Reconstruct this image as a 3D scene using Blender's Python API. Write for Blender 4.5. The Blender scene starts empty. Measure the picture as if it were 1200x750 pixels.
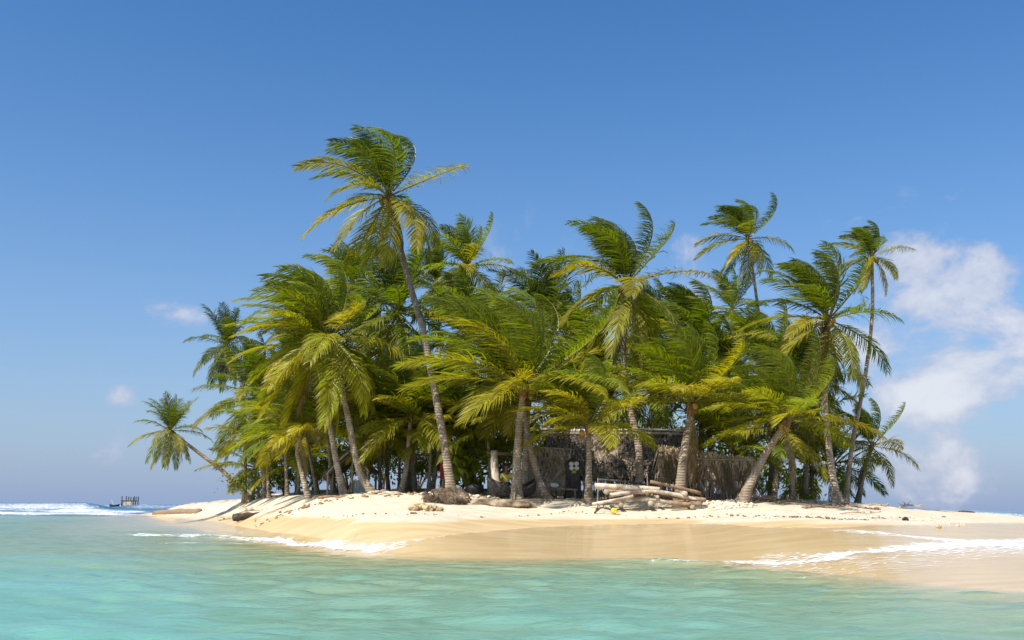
import bpy, math, random
import numpy as np
from mathutils import Vector, Matrix

R = math.radians
random.seed(7)
rng = np.random.default_rng(7)
scene = bpy.context.scene
COL = scene.collection

# ------------------------------------------------------------------ camera
H = 1.10                       # eye height above the sea (m)
FPX = 35.0 / 36.0 * 1200.0     # focal length in pixels of a 1200 px wide frame
PITCH = math.atan(219.0 / FPX)
ROLL = R(0.42)
cam_d = bpy.data.cameras.new('camera')
cam_d.lens = 35.0
cam_d.sensor_width = 36.0
cam_d.clip_start = 0.1
cam_d.clip_end = 30000.0
cam = bpy.data.objects.new('camera', cam_d)
COL.objects.link(cam)
CM = Matrix.Rotation(math.pi / 2 + PITCH, 4, 'X') @ Matrix.Rotation(ROLL, 4, 'Z')
cam.matrix_world = Matrix.Translation((0, 0, H)) @ CM
scene.camera = cam

# ------------------------------------------------------------------ sky, sun, exposure
SUN_AZ = math.atan2(-0.70, -0.74)      # direction of the sun, seen from above (x, y)
SUN_EL = R(53)
world = bpy.data.worlds.new('World')
scene.world = world
world.use_nodes = True
wnt = world.node_tree
wn, wl = wnt.nodes, wnt.links
wn.clear()


def wnode(t, **kw):
    n = wn.new(t)
    for k, v in kw.items():
        setattr(n, k, v)
    return n


def wmath(op, a, b=None, c=None, clamp=False):
    n = wn.new('ShaderNodeMath')
    n.operation = op
    n.use_clamp = clamp
    for i, v in enumerate((a, b, c)):
        if v is None:
            continue
        if isinstance(v, (int, float)):
            n.inputs[i].default_value = v
        else:
            wl.new(v, n.inputs[i])
    return n.outputs[0]


sky = wnode('ShaderNodeTexSky', sky_type='NISHITA')
sky.sun_disc = False
sky.sun_elevation = SUN_EL
sky.sun_rotation = SUN_AZ
sky.altitude = 0
sky.air_density = 1.0
sky.dust_density = 0.6
sky.ozone_density = 2.6
hsv = wnode('ShaderNodeHueSaturation')
hsv.inputs['Hue'].default_value = 0.503
hsv.inputs['Saturation'].default_value = 1.32
hsv.inputs['Value'].default_value = 1.06
wl.new(sky.outputs[0], hsv.inputs['Color'])

tc = wnode('ShaderNodeTexCoord')
sep = wnode('ShaderNodeSeparateXYZ')
wl.new(tc.outputs['Generated'], sep.inputs[0])
# flattened, drifting cumulus low over the sea all the way round
nz1 = wnode('ShaderNodeTexNoise')
nz1.inputs['Scale'].default_value = 9.0
nz1.inputs['Detail'].default_value = 9.0
nz1.inputs['Roughness'].default_value = 0.6
nz1.inputs['Distortion'].default_value = 0.25
mp = wnode('ShaderNodeMapping')
mp.inputs['Scale'].default_value = (1, 1, 1.35)
mp.inputs['Location'].default_value = (0.35, 0.1, 0.0)
wl.new(tc.outputs['Generated'], mp.inputs[0])
wl.new(mp.outputs[0], nz1.inputs['Vector'])


def direction(px, py):
    d = CM.to_3x3() @ Vector(((px - 600) / FPX, -(py - 375) / FPX, -1.0))
    return d.normalized()


def puff(d, rx, rz, gain):
    """one soft cloud body around the direction d (angular half sizes rx, rz)"""
    d = Vector(d)
    az = math.atan2(d.x, d.y)
    t = Vector((math.cos(az), -math.sin(az), 0))
    v1 = wnode('ShaderNodeVectorMath', operation='DOT_PRODUCT')
    wl.new(tc.outputs['Generated'], v1.inputs[0])
    v1.inputs[1].default_value = t
    v2 = wnode('ShaderNodeVectorMath', operation='DOT_PRODUCT')
    wl.new(tc.outputs['Generated'], v2.inputs[0])
    v2.inputs[1].default_value = d
    a = wmath('DIVIDE', v1.outputs['Value'], rx)
    b = wmath('DIVIDE', wmath('SUBTRACT', sep.outputs[2], d.z), rz)
    r2 = wmath('ADD', wmath('MULTIPLY', a, a), wmath('MULTIPLY', b, b))
    g = wmath('POWER', 2.718, wmath('MULTIPLY', r2, -1.0))
    front = wmath('GREATER_THAN', v2.outputs['Value'], 0.2)
    return wmath('MULTIPLY', wmath('MULTIPLY', g, front), gain)


puffs = [
    (direction(1112, 345), .09, .07, 1.45), (direction(1125, 450), .10, .05, 1.5),
    (direction(1010, 400), .085, .085, .95), (direction(1200, 405), .07, .07, 1.1),
    (direction(1090, 535), .18, .06, .72), (direction(798, 292), .020, .032, .85),
    (direction(800, 370), .05, .06, .55),
    (direction(185, 366), .05, .014, .50), (direction(150, 466), .022, .014, .9),
    (direction(95, 520), .085, .028, .95), (direction(720, 0), .05, .015, .35),
    (direction(300, 540), .14, .05, .30), (direction(620, 330), .1, .05, .4),
]
g_rnd = random.Random(3)
for k in range(14):                      # the same weather beyond the frame
    az = R(42 + k * 21.2 + g_rnd.uniform(-6, 6))
    el = R(g_rnd.uniform(4, 17))
    puffs.append((Vector((math.sin(az) * math.cos(el), math.cos(az) * math.cos(el), math.sin(el))),
                  g_rnd.uniform(.05, .13), g_rnd.uniform(.02, .06), g_rnd.uniform(.5, 1.0)))
tot = None
for p in puffs:
    o = puff(*p)
    tot = o if tot is None else wmath('MAXIMUM', tot, o)
cl = wmath('ADD', wmath('MULTIPLY', tot, .62), wmath('MULTIPLY', wmath('SUBTRACT', nz1.outputs[0], .5), 3.0))
mr = wnode('ShaderNodeMapRange', interpolation_type='SMOOTHSTEP')
mr.inputs['From Min'].default_value = .32
mr.inputs['From Max'].default_value = .76
mr.inputs['To Max'].default_value = .78
wl.new(cl, mr.inputs['Value'])
cover = wmath('MULTIPLY', mr.outputs[0], wmath('MINIMUM', wmath('MULTIPLY', tot, 2.2), 1.0))
# sea air: pale haze thickening towards the horizon, the same all round
hz = wmath('POWER', wmath('SUBTRACT', 1.0, wmath('ABSOLUTE', sep.outputs[2]), clamp=True), 4.5)
hmix = wnode('ShaderNodeMix', data_type='RGBA')
wl.new(wmath('MULTIPLY', hz, .95), hmix.inputs['Factor'])
wl.new(hsv.outputs[0], hmix.inputs['A'])
hmix.inputs['B'].default_value = (1.95, 2.68, 4.30, 1)
cmix = wnode('ShaderNodeMix', data_type='RGBA')
wl.new(cover, cmix.inputs['Factor'])
wl.new(hmix.outputs['Result'], cmix.inputs['A'])
ccol = wnode('ShaderNodeMix', data_type='RGBA')      # thin edges grey-blue, thick bodies white
cmr = wnode('ShaderNodeMapRange', interpolation_type='SMOOTHSTEP')
cmr.inputs['From Min'].default_value = .45
cmr.inputs['From Max'].default_value = 1.15
wl.new(cl, cmr.inputs['Value'])
wl.new(cmr.outputs[0], ccol.inputs['Factor'])
ccol.inputs['A'].default_value = (3.6, 3.9, 4.95, 1)
ccol.inputs['B'].default_value = (5.9, 5.9, 6.15, 1)
wl.new(ccol.outputs['Result'], cmix.inputs['B'])
bg = wnode('ShaderNodeBackground')
bg.inputs['Strength'].default_value = 0.10
wl.new(cmix.outputs['Result'], bg.inputs['Color'])
wout = wnode('ShaderNodeOutputWorld')
wl.new(bg.outputs[0], wout.inputs[0])

sun_d = bpy.data.lights.new('sun', 'SUN')
sun_d.energy = 4.6
sun_d.angle = R(0.53)
sun_d.color = (1.0, 0.93, 0.82)
sun = bpy.data.objects.new('sun', sun_d)
COL.objects.link(sun)
sdir = Vector((math.sin(SUN_AZ) * math.cos(SUN_EL), math.cos(SUN_AZ) * math.cos(SUN_EL), math.sin(SUN_EL)))
sun.rotation_euler = sdir.to_track_quat('Z', 'Y').to_euler()
sun.location = sdir * 60

vs = scene.view_settings
vs.view_transform = 'Standard'
vs.look = 'None'
vs.exposure = 0.55
vs.gamma = 1.0
vs.use_curve_mapping = False
scene.render.engine = 'CYCLES'
scene.cycles.max_bounces = 8
scene.cycles.transparent_max_bounces = 12
scene.cycles.use_denoising = True
scene.cycles.caustics_reflective = False
scene.cycles.caustics_refractive = False

# ------------------------------------------------------------------ helpers
CM3 = CM.to_3x3()
FH = FPX / math.cos(PITCH)            # pixels per unit of x / y near the horizon


def at(px, py, Y):
    """the point at distance Y (world y) that the photograph shows at pixel (px, py)"""
    d = CM3 @ Vector(((px - 600) / FPX, -(py - 375) / FPX, -1.0))
    return Vector((0, 0, H)) + d * (Y / d.y)


def hor(px):
    return 594.0 + (np.asarray(px, float) - 600.0) * math.tan(ROLL)


TAB = rng.random((256, 256))


def vnoise(x, y):
    x = np.asarray(x, float); y = np.asarray(y, float)
    xi = np.floor(x).astype(int); yi = np.floor(y).astype(int)
    fx = x - xi; fy = y - yi
    fx = fx * fx * (3 - 2 * fx); fy = fy * fy * (3 - 2 * fy)
    a = TAB[xi & 255, yi & 255]; b = TAB[(xi + 1) & 255, yi & 255]
    c = TAB[xi & 255, (yi + 1) & 255]; d = TAB[(xi + 1) & 255, (yi + 1) & 255]
    return (a * (1 - fx) + b * fx) * (1 - fy) + (c * (1 - fx) + d * fx) * fy


def fbm(x, y, o=4):
    s = 0; a = .5; t = 0
    for k in range(o):
        s = s + a * vnoise(x * 2 ** k + 17.3 * k, y * 2 ** k + 5.1 * k); t += a; a *= .5
    return s / t


def sstep(a, b, x):
    t = np.clip((np.asarray(x, float) - a) / (b - a), 0, 1)
    return t * t * (3 - 2 * t)


def curve(pts):
    xs = np.array([p[0] for p in pts], float); ys = np.array([p[1] for p in pts], float)
    return lambda px: np.interp(px, xs, ys)


def smooth_curve(pts):
    f = curve(pts)
    offs = np.linspace(-30, 30, 9)
    return lambda px: sum(f(np.asarray(px) + o) for o in offs) / 9.0


def mesh(name, verts, faces, mat=None, parent=None, loc=(0, 0, 0), smooth=False, attrs=None, link=True):
    """one mesh object; faces: list of index arrays (each n x 3 or n x 4)"""
    me = bpy.data.meshes.new(name)
    verts = np.asarray(verts, np.float32)
    if isinstance(faces, np.ndarray):
        faces = [faces]
    faces = [np.asarray(f, np.int32) for f in faces if len(f)]
    me.vertices.add(len(verts))
    me.vertices.foreach_set('co', verts.ravel())
    loops = np.concatenate([f.ravel() for f in faces])
    tot = np.concatenate([np.full(len(f), f.shape[1], np.int32) for f in faces])
    start = np.concatenate(([0], np.cumsum(tot)[:-1])).astype(np.int32)
    me.loops.add(len(loops))
    me.loops.foreach_set('vertex_index', loops)
    me.polygons.add(len(tot))
    me.polygons.foreach_set('loop_start', start)
    me.polygons.foreach_set('loop_total', tot)
    me.polygons.foreach_set('use_smooth', np.full(len(tot), bool(smooth)))
    if attrs:
        for k, v in attrs.items():
            a = me.attributes.new(k, 'FLOAT', 'POINT')
            a.data.foreach_set('value', np.asarray(v, np.float32))
    me.update(calc_edges=True)
    if mat:
        me.materials.append(mat)
    o = bpy.data.objects.new(name, me)
    o.location = loc
    if parent:
        o.parent = parent
    COL.objects.link(o)
    return o


def tag(o, label, cat, group=None):
    o['label'] = label
    o['category'] = cat
    if group:
        o['group'] = group
    return o


def thing(name, label, cat, loc=(0, 0, 0), rz=0, group=None):
    o = bpy.data.objects.new(name, None)
    o.empty_display_size = .2
    o.location = loc
    o.rotation_euler = (0, 0, rz)
    COL.objects.link(o)
    return tag(o, label, cat, group)


class MB:
    """collects shapes into one mesh"""
    def __init__(s):
        s.v = []; s.q = []; s.t = []; s.n = 0

    def add(s, v, q=(), t=()):
        v = np.asarray(v, float).reshape(-1, 3)
        s.v.append(v)
        if len(q): s.q.append(np.asarray(q, int) + s.n)
        if len(t): s.t.append(np.asarray(t, int) + s.n)
        s.n += len(v)

    def tube(s, pts, rad, sides=8, cap=True, wob=0.0, seed=0):
        pts = np.asarray(pts, float); n = len(pts)
        rad = np.full(n, rad) if np.isscalar(rad) else np.asarray(rad, float)
        tan = np.gradient(pts, axis=0)
        tan /= np.linalg.norm(tan, axis=1)[:, None] + 1e-9
        ref = np.array([0, 1., 0]) if abs(tan[0][1]) < .8 else np.array([1., 0, 0])
        a = np.linspace(0, 2 * math.pi, sides, endpoint=False)
        rs = np.random.default_rng(seed)
        vv = []
        for i in range(n):
            u = np.cross(tan[i], ref); u /= np.linalg.norm(u) + 1e-9
            w = np.cross(tan[i], u)
            rr = rad[i] * (1 + wob * (rs.random(sides) - .5)) if wob else rad[i]
            vv.append(pts[i] + (np.cos(a) * rr)[:, None] * u + (np.sin(a) * rr)[:, None] * w)
        vv = np.concatenate(vv)
        i = np.arange(n - 1)[:, None] * sides; j = np.arange(sides)[None, :]; k = (j + 1) % sides
        q = np.stack([i + j, i + k, i + sides + k, i + sides + j], -1).reshape(-1, 4)
        s_n = len(vv)
        t = []
        if cap:
            vv = np.concatenate([vv, pts[:1], pts[-1:]])
            jj = np.arange(sides); kk = (jj + 1) % sides
            t = np.concatenate([np.stack([kk, jj, np.full(sides, s_n)], -1),
                                np.stack([jj + (n - 1) * sides, kk + (n - 1) * sides, np.full(sides, s_n + 1)], -1)])
        s.add(vv, q, t)

    def box(s, c, size, rot=None):
        c = np.asarray(c, float); h = np.asarray(size, float) / 2
        v = np.array([[x, y, z] for x in (-1, 1) for y in (-1, 1) for z in (-1, 1)], float) * h
        if rot is not None:
            v = v @ np.array(rot).T
        s.add(v + c, [[0, 1, 3, 2], [4, 6, 7, 5], [0, 4, 5, 1], [2, 3, 7, 6], [0, 2, 6, 4], [1, 5, 7, 3]])

    def build(s, name, mat, parent=None, loc=(0, 0, 0), smooth=False):
        v = np.concatenate(s.v)
        f = []
        if s.q: f.append(np.concatenate(s.q))
        if s.t: f.append(np.concatenate(s.t))
        return mesh(name, v, f, mat, parent, loc, smooth)


def spline(pts, n):
    """Catmull-Rom through pts"""
    P = [np.asarray(p, float) for p in pts]
    P = [2 * P[0] - P[1]] + P + [2 * P[-1] - P[-2]]
    out = []
    m = len(P) - 3
    for u in np.linspace(0, m - 1e-6, n):
        i = int(u); t = u - i
        p0, p1, p2, p3 = P[i:i + 4]
        out.append(.5 * ((2 * p1) + (-p0 + p2) * t + (2 * p0 - 5 * p1 + 4 * p2 - p3) * t * t + (-p0 + 3 * p1 - 3 * p2 + p3) * t ** 3))
    return np.array(out)


# ------------------------------------------------------------------ materials
def new_mat(name):
    m = bpy.data.materials.new(name)
    m.use_nodes = True
    nt = m.node_tree
    nt.nodes.clear()
    return m, nt


class NT:
    def __init__(s, nt):
        s.nt = nt

    def n(s, t, ins=None, **kw):
        x = s.nt.nodes.new(t)
        for k, v in kw.items():
            setattr(x, k, v)
        for k, v in (ins or {}).items():
            if hasattr(v, 'is_linked') or isinstance(v, bpy.types.NodeSocket):
                s.nt.links.new(v, x.inputs[k])
            else:
                x.inputs[k].default_value = v
        return x

    def m(s, op, a, b=0.0, clamp=False):
        x = s.n('ShaderNodeMath', operation=op, use_clamp=clamp)
        for i, v in enumerate((a, b)):
            if isinstance(v, bpy.types.NodeSocket):
                s.nt.links.new(v, x.inputs[i])
            else:
                x.inputs[i].default_value = v
        return x.outputs[0]

    def mix(s, f, a, b, blend='MIX'):
        x = s.n('ShaderNodeMix', data_type='RGBA', blend_type=blend)
        for k, v in (('Factor', f), ('A', a), ('B', b)):
            sock = [q for q in x.inputs if q.name == k and (q.type == 'RGBA' or k == 'Factor') and q.enabled][0]
            if isinstance(v, bpy.types.NodeSocket):
                s.nt.links.new(v, sock)
            else:
                sock.default_value = v if k == 'Factor' else (*v, 1)
        return [q for q in x.outputs if q.type == 'RGBA'][0]

    def rng(s, v, a, b, c=0.0, d=1.0, it='SMOOTHSTEP'):
        x = s.n('ShaderNodeMapRange', {'Value': v, 'From Min': a, 'From Max': b, 'To Min': c, 'To Max': d}, interpolation_type=it)
        return x.outputs[0]

    def noise(s, vec, scale, detail=5, rough=.55, dist=0.0):
        x = s.n('ShaderNodeTexNoise', {'Scale': scale, 'Detail': detail, 'Roughness': rough, 'Distortion': dist})
        if vec is not None:
            s.nt.links.new(vec, x.inputs['Vector'])
        return x.outputs[0]

    def out(s, surf):
        o = s.n('ShaderNodeOutputMaterial')
        s.nt.links.new(surf, o.inputs['Surface'])


def scaled(T, vec, sc):
    return T.n('ShaderNodeMapping', {'Vector': vec, 'Scale': sc}).outputs[0]


def simple_mat(name, c1, c2, scale=6.0, rough=.8, stretch=(1, 1, 1), bump=.4, bdist=.02, spec=.3, c3=None, obj_var=.25):
    m, nt = new_mat(name)
    T = NT(nt)
    tcn = T.n('ShaderNodeTexCoord')
    v = scaled(T, tcn.outputs['Object'], stretch)
    f = T.noise(v, scale, 7, .62)
    col = T.mix(T.rng(f, .32, .68), c1, c2)
    if c3:
        f3 = T.noise(v, scale * .35, 4, .5)
        col = T.mix(T.rng(f3, .5, .72), col, c3)
    if obj_var:
        oi = T.n('ShaderNodeObjectInfo')
        val = T.m('ADD', T.m('MULTIPLY', oi.outputs['Random'], obj_var * 2), 1 - obj_var)
        h = T.n('ShaderNodeHueSaturation', {'Color': col, 'Value': val})
        col = h.outputs[0]
    fb = T.noise(v, scale * 4, 6, .65)
    b = T.n('ShaderNodeBump', {'Height': fb, 'Strength': bump, 'Distance': bdist})
    p = T.n('ShaderNodeBsdfPrincipled', {'Base Color': col, 'Roughness': rough, 'Specular IOR Level': spec, 'Normal': b.outputs[0]})
    T.out(p.outputs[0])
    return m


M = {}


def leaf_mat(name, transl=.38, spec=.45, rough=.36):
    m, nt = new_mat(name)
    T = NT(nt)
    oi = T.n('ShaderNodeObjectInfo')
    tip = T.n('ShaderNodeAttribute', attribute_name='tip').outputs['Fac']
    var = T.n('ShaderNodeAttribute', attribute_name='leaf_var').outputs['Fac']
    tcn = T.n('ShaderNodeTexCoord')
    n = T.noise(tcn.outputs['Object'], 2.2, 3)
    base = oi.outputs['Color']
    val = T.m('ADD', T.m('MULTIPLY', T.m('ADD', var, n), .55), .45)
    col = T.n('ShaderNodeHueSaturation', {'Color': base, 'Value': val,
              'Hue': T.m('ADD', T.m('MULTIPLY', var, .03), .485)}).outputs[0]
    # dried brown leaflet tips
    col = T.mix(T.m('MULTIPLY', T.rng(tip, .70, 1.0), T.rng(T.m('ADD', n, T.m('MULTIPLY', var, .3)), .45, .85)), col, (.30, .22, .09))
    # yellow midrib
    col = T.mix(T.m('LESS_THAN', tip, -.5), col, (.30, .29, .055))
    p = T.n('ShaderNodeBsdfPrincipled', {'Base Color': col, 'Roughness': rough, 'Specular IOR Level': spec})
    tl = T.n('ShaderNodeBsdfTranslucent', {'Color': T.n('ShaderNodeHueSaturation', {'Color': col, 'Value': 1.5, 'Saturation': 1.1}).outputs[0]})
    mx = T.n('ShaderNodeMixShader', {0: transl, 1: p.outputs[0], 2: tl.outputs[0]})
    T.out(mx.outputs[0])
    return m


M['frond'] = leaf_mat('palm_leaf', .5, .4, .42)
M['bush'] = leaf_mat('shrub_leaf', .35, .4, .4)

# trunk: grey, ringed, blotched
m, nt = new_mat('palm_bark'); T = NT(nt)
tcn = T.n('ShaderNodeTexCoord')
v = tcn.outputs['Object']
oi = T.n('ShaderNodeObjectInfo')
blot = T.noise(v, 2.6, 6, .6)
ringv = T.n('ShaderNodeTexWave', {'Scale': 3.1, 'Distortion': 2.6, 'Detail': 4.0, 'Detail Scale': 2.0, 'Vector': v}, wave_type='BANDS', bands_direction='Z').outputs['Fac']
fine = T.noise(scaled(T, v, (9, 9, 22)), 2.0, 5, .6)
c = T.mix(T.rng(blot, .35, .66), (.23, .178, .125), (.43, .355, .27))
c = T.mix(T.m('MULTIPLY', T.rng(ringv, .62, .9), .38), c, (.12, .09, .065))
c = T.mix(T.m('MULTIPLY', T.rng(fine, .5, .75), .5), c, (.44, .38, .30))
c = T.n('ShaderNodeHueSaturation', {'Color': c, 'Value': T.m('ADD', T.m('MULTIPLY', oi.outputs['Random'], .5), .78)}).outputs[0]
hgt = T.m('ADD', T.m('MULTIPLY', ringv, .7), T.m('MULTIPLY', fine, .5))
b = T.n('ShaderNodeBump', {'Height': hgt, 'Strength': .7, 'Distance': .03})
p = T.n('ShaderNodeBsdfPrincipled', {'Base Color': c, 'Roughness': .85, 'Specular IOR Level': .2, 'Normal': b.outputs[0]})
T.out(p.outputs[0]); M['bark'] = m

M['sheath'] = simple_mat('palm_fibre', (.10, .055, .025), (.26, .16, .07), 8, .9, (3, 3, 1), .6)
M['coconut'] = simple_mat('coconut_husk', (.22, .17, .03), (.36, .22, .04), 5, .5, obj_var=.35)
M['thatch'] = simple_mat('dry_thatch', (.30, .215, .135), (.56, .43, .30), 7, .85, (2, 2, .6), .5, c3=(.12, .088, .06))
M['thatch_old'] = simple_mat('weathered_thatch', (.15, .118, .088), (.34, .275, .21), 7, .9, (2, 2, .6), .5, c3=(.08, .062, .048))
M['stick'] = simple_mat('grey_stick', (.20, .155, .115), (.38, .31, .24), 6, .85, (4, 4, .7), .5, obj_var=.4)
M['driftwood'] = simple_mat('bleached_wood', (.36, .29, .21), (.60, .52, .42), 5, .8, (1, 1, 1), .5, c3=(.26, .19, .13), obj_var=.3)
M['wood_dark'] = simple_mat('dark_wet_wood', (.028, .024, .021), (.10, .085, .07), 6, .7, (1, 1, 1), .6)
M['brown_wood'] = simple_mat('brown_wood', (.16, .10, .055), (.34, .23, .135), 6, .8, (1, 1, 1), .5)
M['plank'] = simple_mat('pale_board', (.40, .37, .32), (.56, .53, .47), 5, .7, (6, 6, 1), .3, obj_var=.15)
M['white'] = simple_mat('white_float', (.78, .78, .76), (.66, .66, .63), 4, .45, obj_var=.05)
M['yellow_cloth'] = simple_mat('yellow_cloth', (.80, .66, .10), (.88, .78, .22), 5, .8, obj_var=0)
M['yellow_bag'] = simple_mat('yellow_plastic', (.62, .45, .03), (.74, .58, .07), 6, .4, obj_var=.05)
M['green_float'] = simple_mat('yellow_green_husk', (.42, .42, .05), (.30, .36, .05), 5, .5, obj_var=.1)
M['red_cloth'] = simple_mat('red_cloth', (.22, .015, .02), (.34, .04, .04), 5, .85, obj_var=0)
M['skin'] = simple_mat('skin', (.23, .115, .065), (.29, .15, .09), 8, .5, bump=.1, obj_var=0)
M['hair'] = simple_mat('black_hair', (.012, .010, .009), (.03, .025, .02), 20, .5, obj_var=0)
M['shorts'] = simple_mat('dark_cloth', (.03, .03, .045), (.05, .05, .07), 8, .85, obj_var=0)
M['coral'] = simple_mat('coral_stone', (.50, .42, .31), (.68, .60, .48), 7, .9, (1, 1, 1), .7, obj_var=.3)
M['tan_rock'] = simple_mat('tan_coral_rock', (.34, .24, .12), (.52, .40, .23), 7, .9, (1, 1, 1), .8, obj_var=.2)
M['root'] = simple_mat('matted_roots', (.055, .038, .025), (.22, .155, .095), 5, .95, (1, 1, 1), .9, .06, c3=(.40, .32, .22))
M['canoe'] = simple_mat('grey_canoe_wood', (.06, .052, .045), (.22, .195, .165), 5, .7, (1, 6, 4), .6, obj_var=0)
M['tub'] = simple_mat('black_tub', (.02, .02, .022), (.05, .05, .05), 4, .5, obj_var=0)

# ------------------------------------------------------------------ the lie of the island
Z_A, Z_B, Z_D = -0.38, 0.0, 0.78
rowA = smooth_curve([(-400, 640), (0, 640), (100, 642), (200, 648), (300, 657), (400, 664), (600, 661), (750, 658), (900, 674), (1000, 686), (1200, 704), (1500, 720)])
rowB = smooth_curve([(-400, 606), (150, 608), (200, 612), (250, 619), (300, 630), (400, 644), (500, 650), (600, 652), (750, 651), (900, 662), (1000, 672), (1200, 690), (1500, 700)])
rowD = smooth_curve([(-400, 597), (150, 597), (240, 599.5), (300, 603), (340, 603.8), (400, 605.8), (500, 607), (600, 606), (700, 606), (800, 607), (900, 609.5), (1000, 611), (1100, 610.5), (1200, 610), (1500, 611)])
rowC = smooth_curve([(-400, 592), (150, 592), (240, 590), (300, 583), (350, 581), (400, 580.5), (500, 581), (560, 584), (700, 587), (780, 589), (870, 588.5), (950, 588), (1000, 590), (1050, 595), (1100, 599), (1150, 602.5), (1200, 606), (1500, 612)])
disC = smooth_curve([(-400, 86), (240, 80), (300, 56), (350, 46), (400, 40.5), (500, 38), (600, 37.5), (700, 37.5), (870, 37.5), (950, 39), (1000, 42), (1050, 43), (1100, 43), (1200, 42), (1500, 42)])
left_edge = curve([(0, -4), (29, -6.8), (37, -10.4), (49, -15.8), (70, -23.6), (95, -34), (105, -38), (140, -60)])
right_edge = curve([(0, 60), (36, 40), (40, 32), (50, 25.5), (60, 22), (80, 19), (140, 5)])


def levels(px):
    h = hor(px)
    YA = H * FH / (rowA(px) - h)
    YB = H * FH / (rowB(px) - h)
    ZD = np.interp(px, [200, 250, 300, 350, 420], [.50, .60, .68, .74, Z_D])
    YD = (H - ZD) * FH / (rowD(px) - h)
    YC = disC(px)
    ZC = H - (rowC(px) - h) * YC / FH
    YB = np.maximum(YB, YA + 1.5)
    YD = np.maximum(YD, YB + 2.5)
    YC = np.maximum(YC, YD + 2.0)
    return YA, YB, YD, YC, ZC, ZD


def terrain(X, Y, detail=True):
    X = np.asarray(X, float); Y = np.asarray(Y, float)
    px = np.clip(600 + FH * X / np.maximum(Y, 1.0), -400, 1500)
    YA, YB, YD, YC, ZC, ZD = levels(px)
    z = np.where(Y < YA, Z_A - .055 * (YA - Y), 0)
    z = np.where((Y >= YA) & (Y < YB), Z_A + (Z_B - Z_A) * (Y - YA) / (YB - YA), z)
    z = np.where((Y >= YB) & (Y < YD), Z_B + (ZD - Z_B) * (Y - YB) / (YD - YB), z)
    t = np.clip((Y - YD) / (YC - YD), 0, 1)
    z = np.where(Y >= YD, ZD + (ZC - ZD) * (t * .6 + .4 * t * t), z)
    z = np.where(Y >= YC, ZC + (.08 * (1 - np.exp(-(Y - YC) / 3)) + 1.1 * sstep(9, 20, Y - YC) * sstep(290, 360, px)) * sstep(1060, 960, px), z)
    dl = X - left_edge(Y)
    zl = .20 * dl + .035 * dl * dl
    zl = np.where(dl > 0, np.where(zl > .9, .9 + 1.1 * (1 - np.exp(-(zl - .9) / 1.1)), zl), dl * .05)
    zr = np.where(Y > 36, .13 * (right_edge(Y) - X), 9)
    zb = .12 * (108 - Y)
    z = np.minimum(np.minimum(z, zl), np.minimum(zr, zb))
    z = np.maximum(z, -1.7)
    if detail:
        dry = sstep(.6, 1.1, z)
        z = z + (fbm(X * .35, Y * .35, 3) - .5) * (.04 + .12 * dry) + (fbm(X * 1.9 + 9, Y * 1.9, 2) - .5) * .08 * dry * sstep(48, 40, Y)
    return z


def ground(x, y):
    return float(terrain(np.array([x]), np.array([y]))[0])


def solve_row(px, row):
    """distance at which the beach (or the sea surface) shows on the given row"""
    px = np.asarray(px, float); row = np.asarray(row, float)
    best = np.full(px.shape, 200.0)
    Ys = np.geomspace(6, 180, 500)
    done = np.zeros(px.shape, bool)
    for Y in Ys:
        z = np.maximum(terrain((px - 600) * Y / FH, np.full(px.shape, Y), False), 0)
        r = hor(px) + (H - z) * FH / Y
        hit = (~done) & (r <= row)
        best[hit] = Y
        done |= hit
    return best


def line(pts):
    """a line on the beach given by photo points -> its distance as a function of column"""
    f = smooth_curve(pts)
    g = np.linspace(-400, 1500, 400)
    Yg = solve_row(g, f(g))
    return lambda px: np.interp(px, g, Yg)


# ---- sand
xs = np.concatenate([-np.geomspace(16, 120, 55)[::-1], np.arange(-15.8, 24, .18), np.geomspace(24, 120, 50)])
ys = np.concatenate([np.arange(2, 46, .17), np.geomspace(46, 150, 110)])
GX, GY = np.meshgrid(xs, ys)
GZ = terrain(GX, GY)
nx, ny = len(xs), len(ys)
idx = np.arange(nx * ny).reshape(ny, nx)
quads = np.stack([idx[:-1, :-1], idx[:-1, 1:], idx[1:, 1:], idx[1:, :-1]], -1).reshape(-1, 4)
gpx = np.clip(600 + FH * GX / GY, -400, 1500)
_, _, YDg, YCg, _, ZDg = levels(gpx)
wetn = GZ + (fbm(GX * .35, GY * .5, 4) - .5) * .22
zth = ZDg - .04 - .25 * sstep(290, 220, gpx)
wet = 1 - sstep(-.05, .05, wetn - zth)
litter = sstep(.2, 2.5, GY - YCg) * sstep(.9, 1.25, GZ)
m, nt = new_mat('coral_sand'); T = NT(nt)
tcn = T.n('ShaderNodeTexCoord'); v = tcn.outputs['Object']
wa = T.n('ShaderNodeAttribute', attribute_name='wet').outputs['Fac']
la = T.n('ShaderNodeAttribute', attribute_name='litter').outputs['Fac']
n1 = T.noise(v, 1.3, 8, .6); n2 = T.noise(v, 14, 6, .7); n3 = T.noise(v, .5, 4, .5)
dry = T.mix(T.rng(n1, .3, .7), (.55, .465, .345), (.66, .58, .45))
wetc = T.mix(T.rng(T.noise(scaled(T, v, (.5, 2.2, 1)), 1.2, 6, .55), .3, .7), (.53, .38, .19), (.62, .475, .27))
c = T.mix(wa, dry, wetc)
spk = T.rng(T.noise(v, 5.0, 9, .75), .57, .70)
c = T.mix(T.m('MULTIPLY', la, T.m('MAXIMUM', T.rng(n1, .45, .62), spk)), c, (.15, .10, .06))
c = T.mix(T.m('MULTIPLY', T.m('MULTIPLY', spk, .35), T.m('SUBTRACT', 1.0, wa)), c, (.42, .33, .21))
rg = T.rng(wa, 0, 1, .9, .48, 'LINEAR')
bs = T.rng(wa, 0, 1, .55, .10, 'LINEAR')
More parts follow.
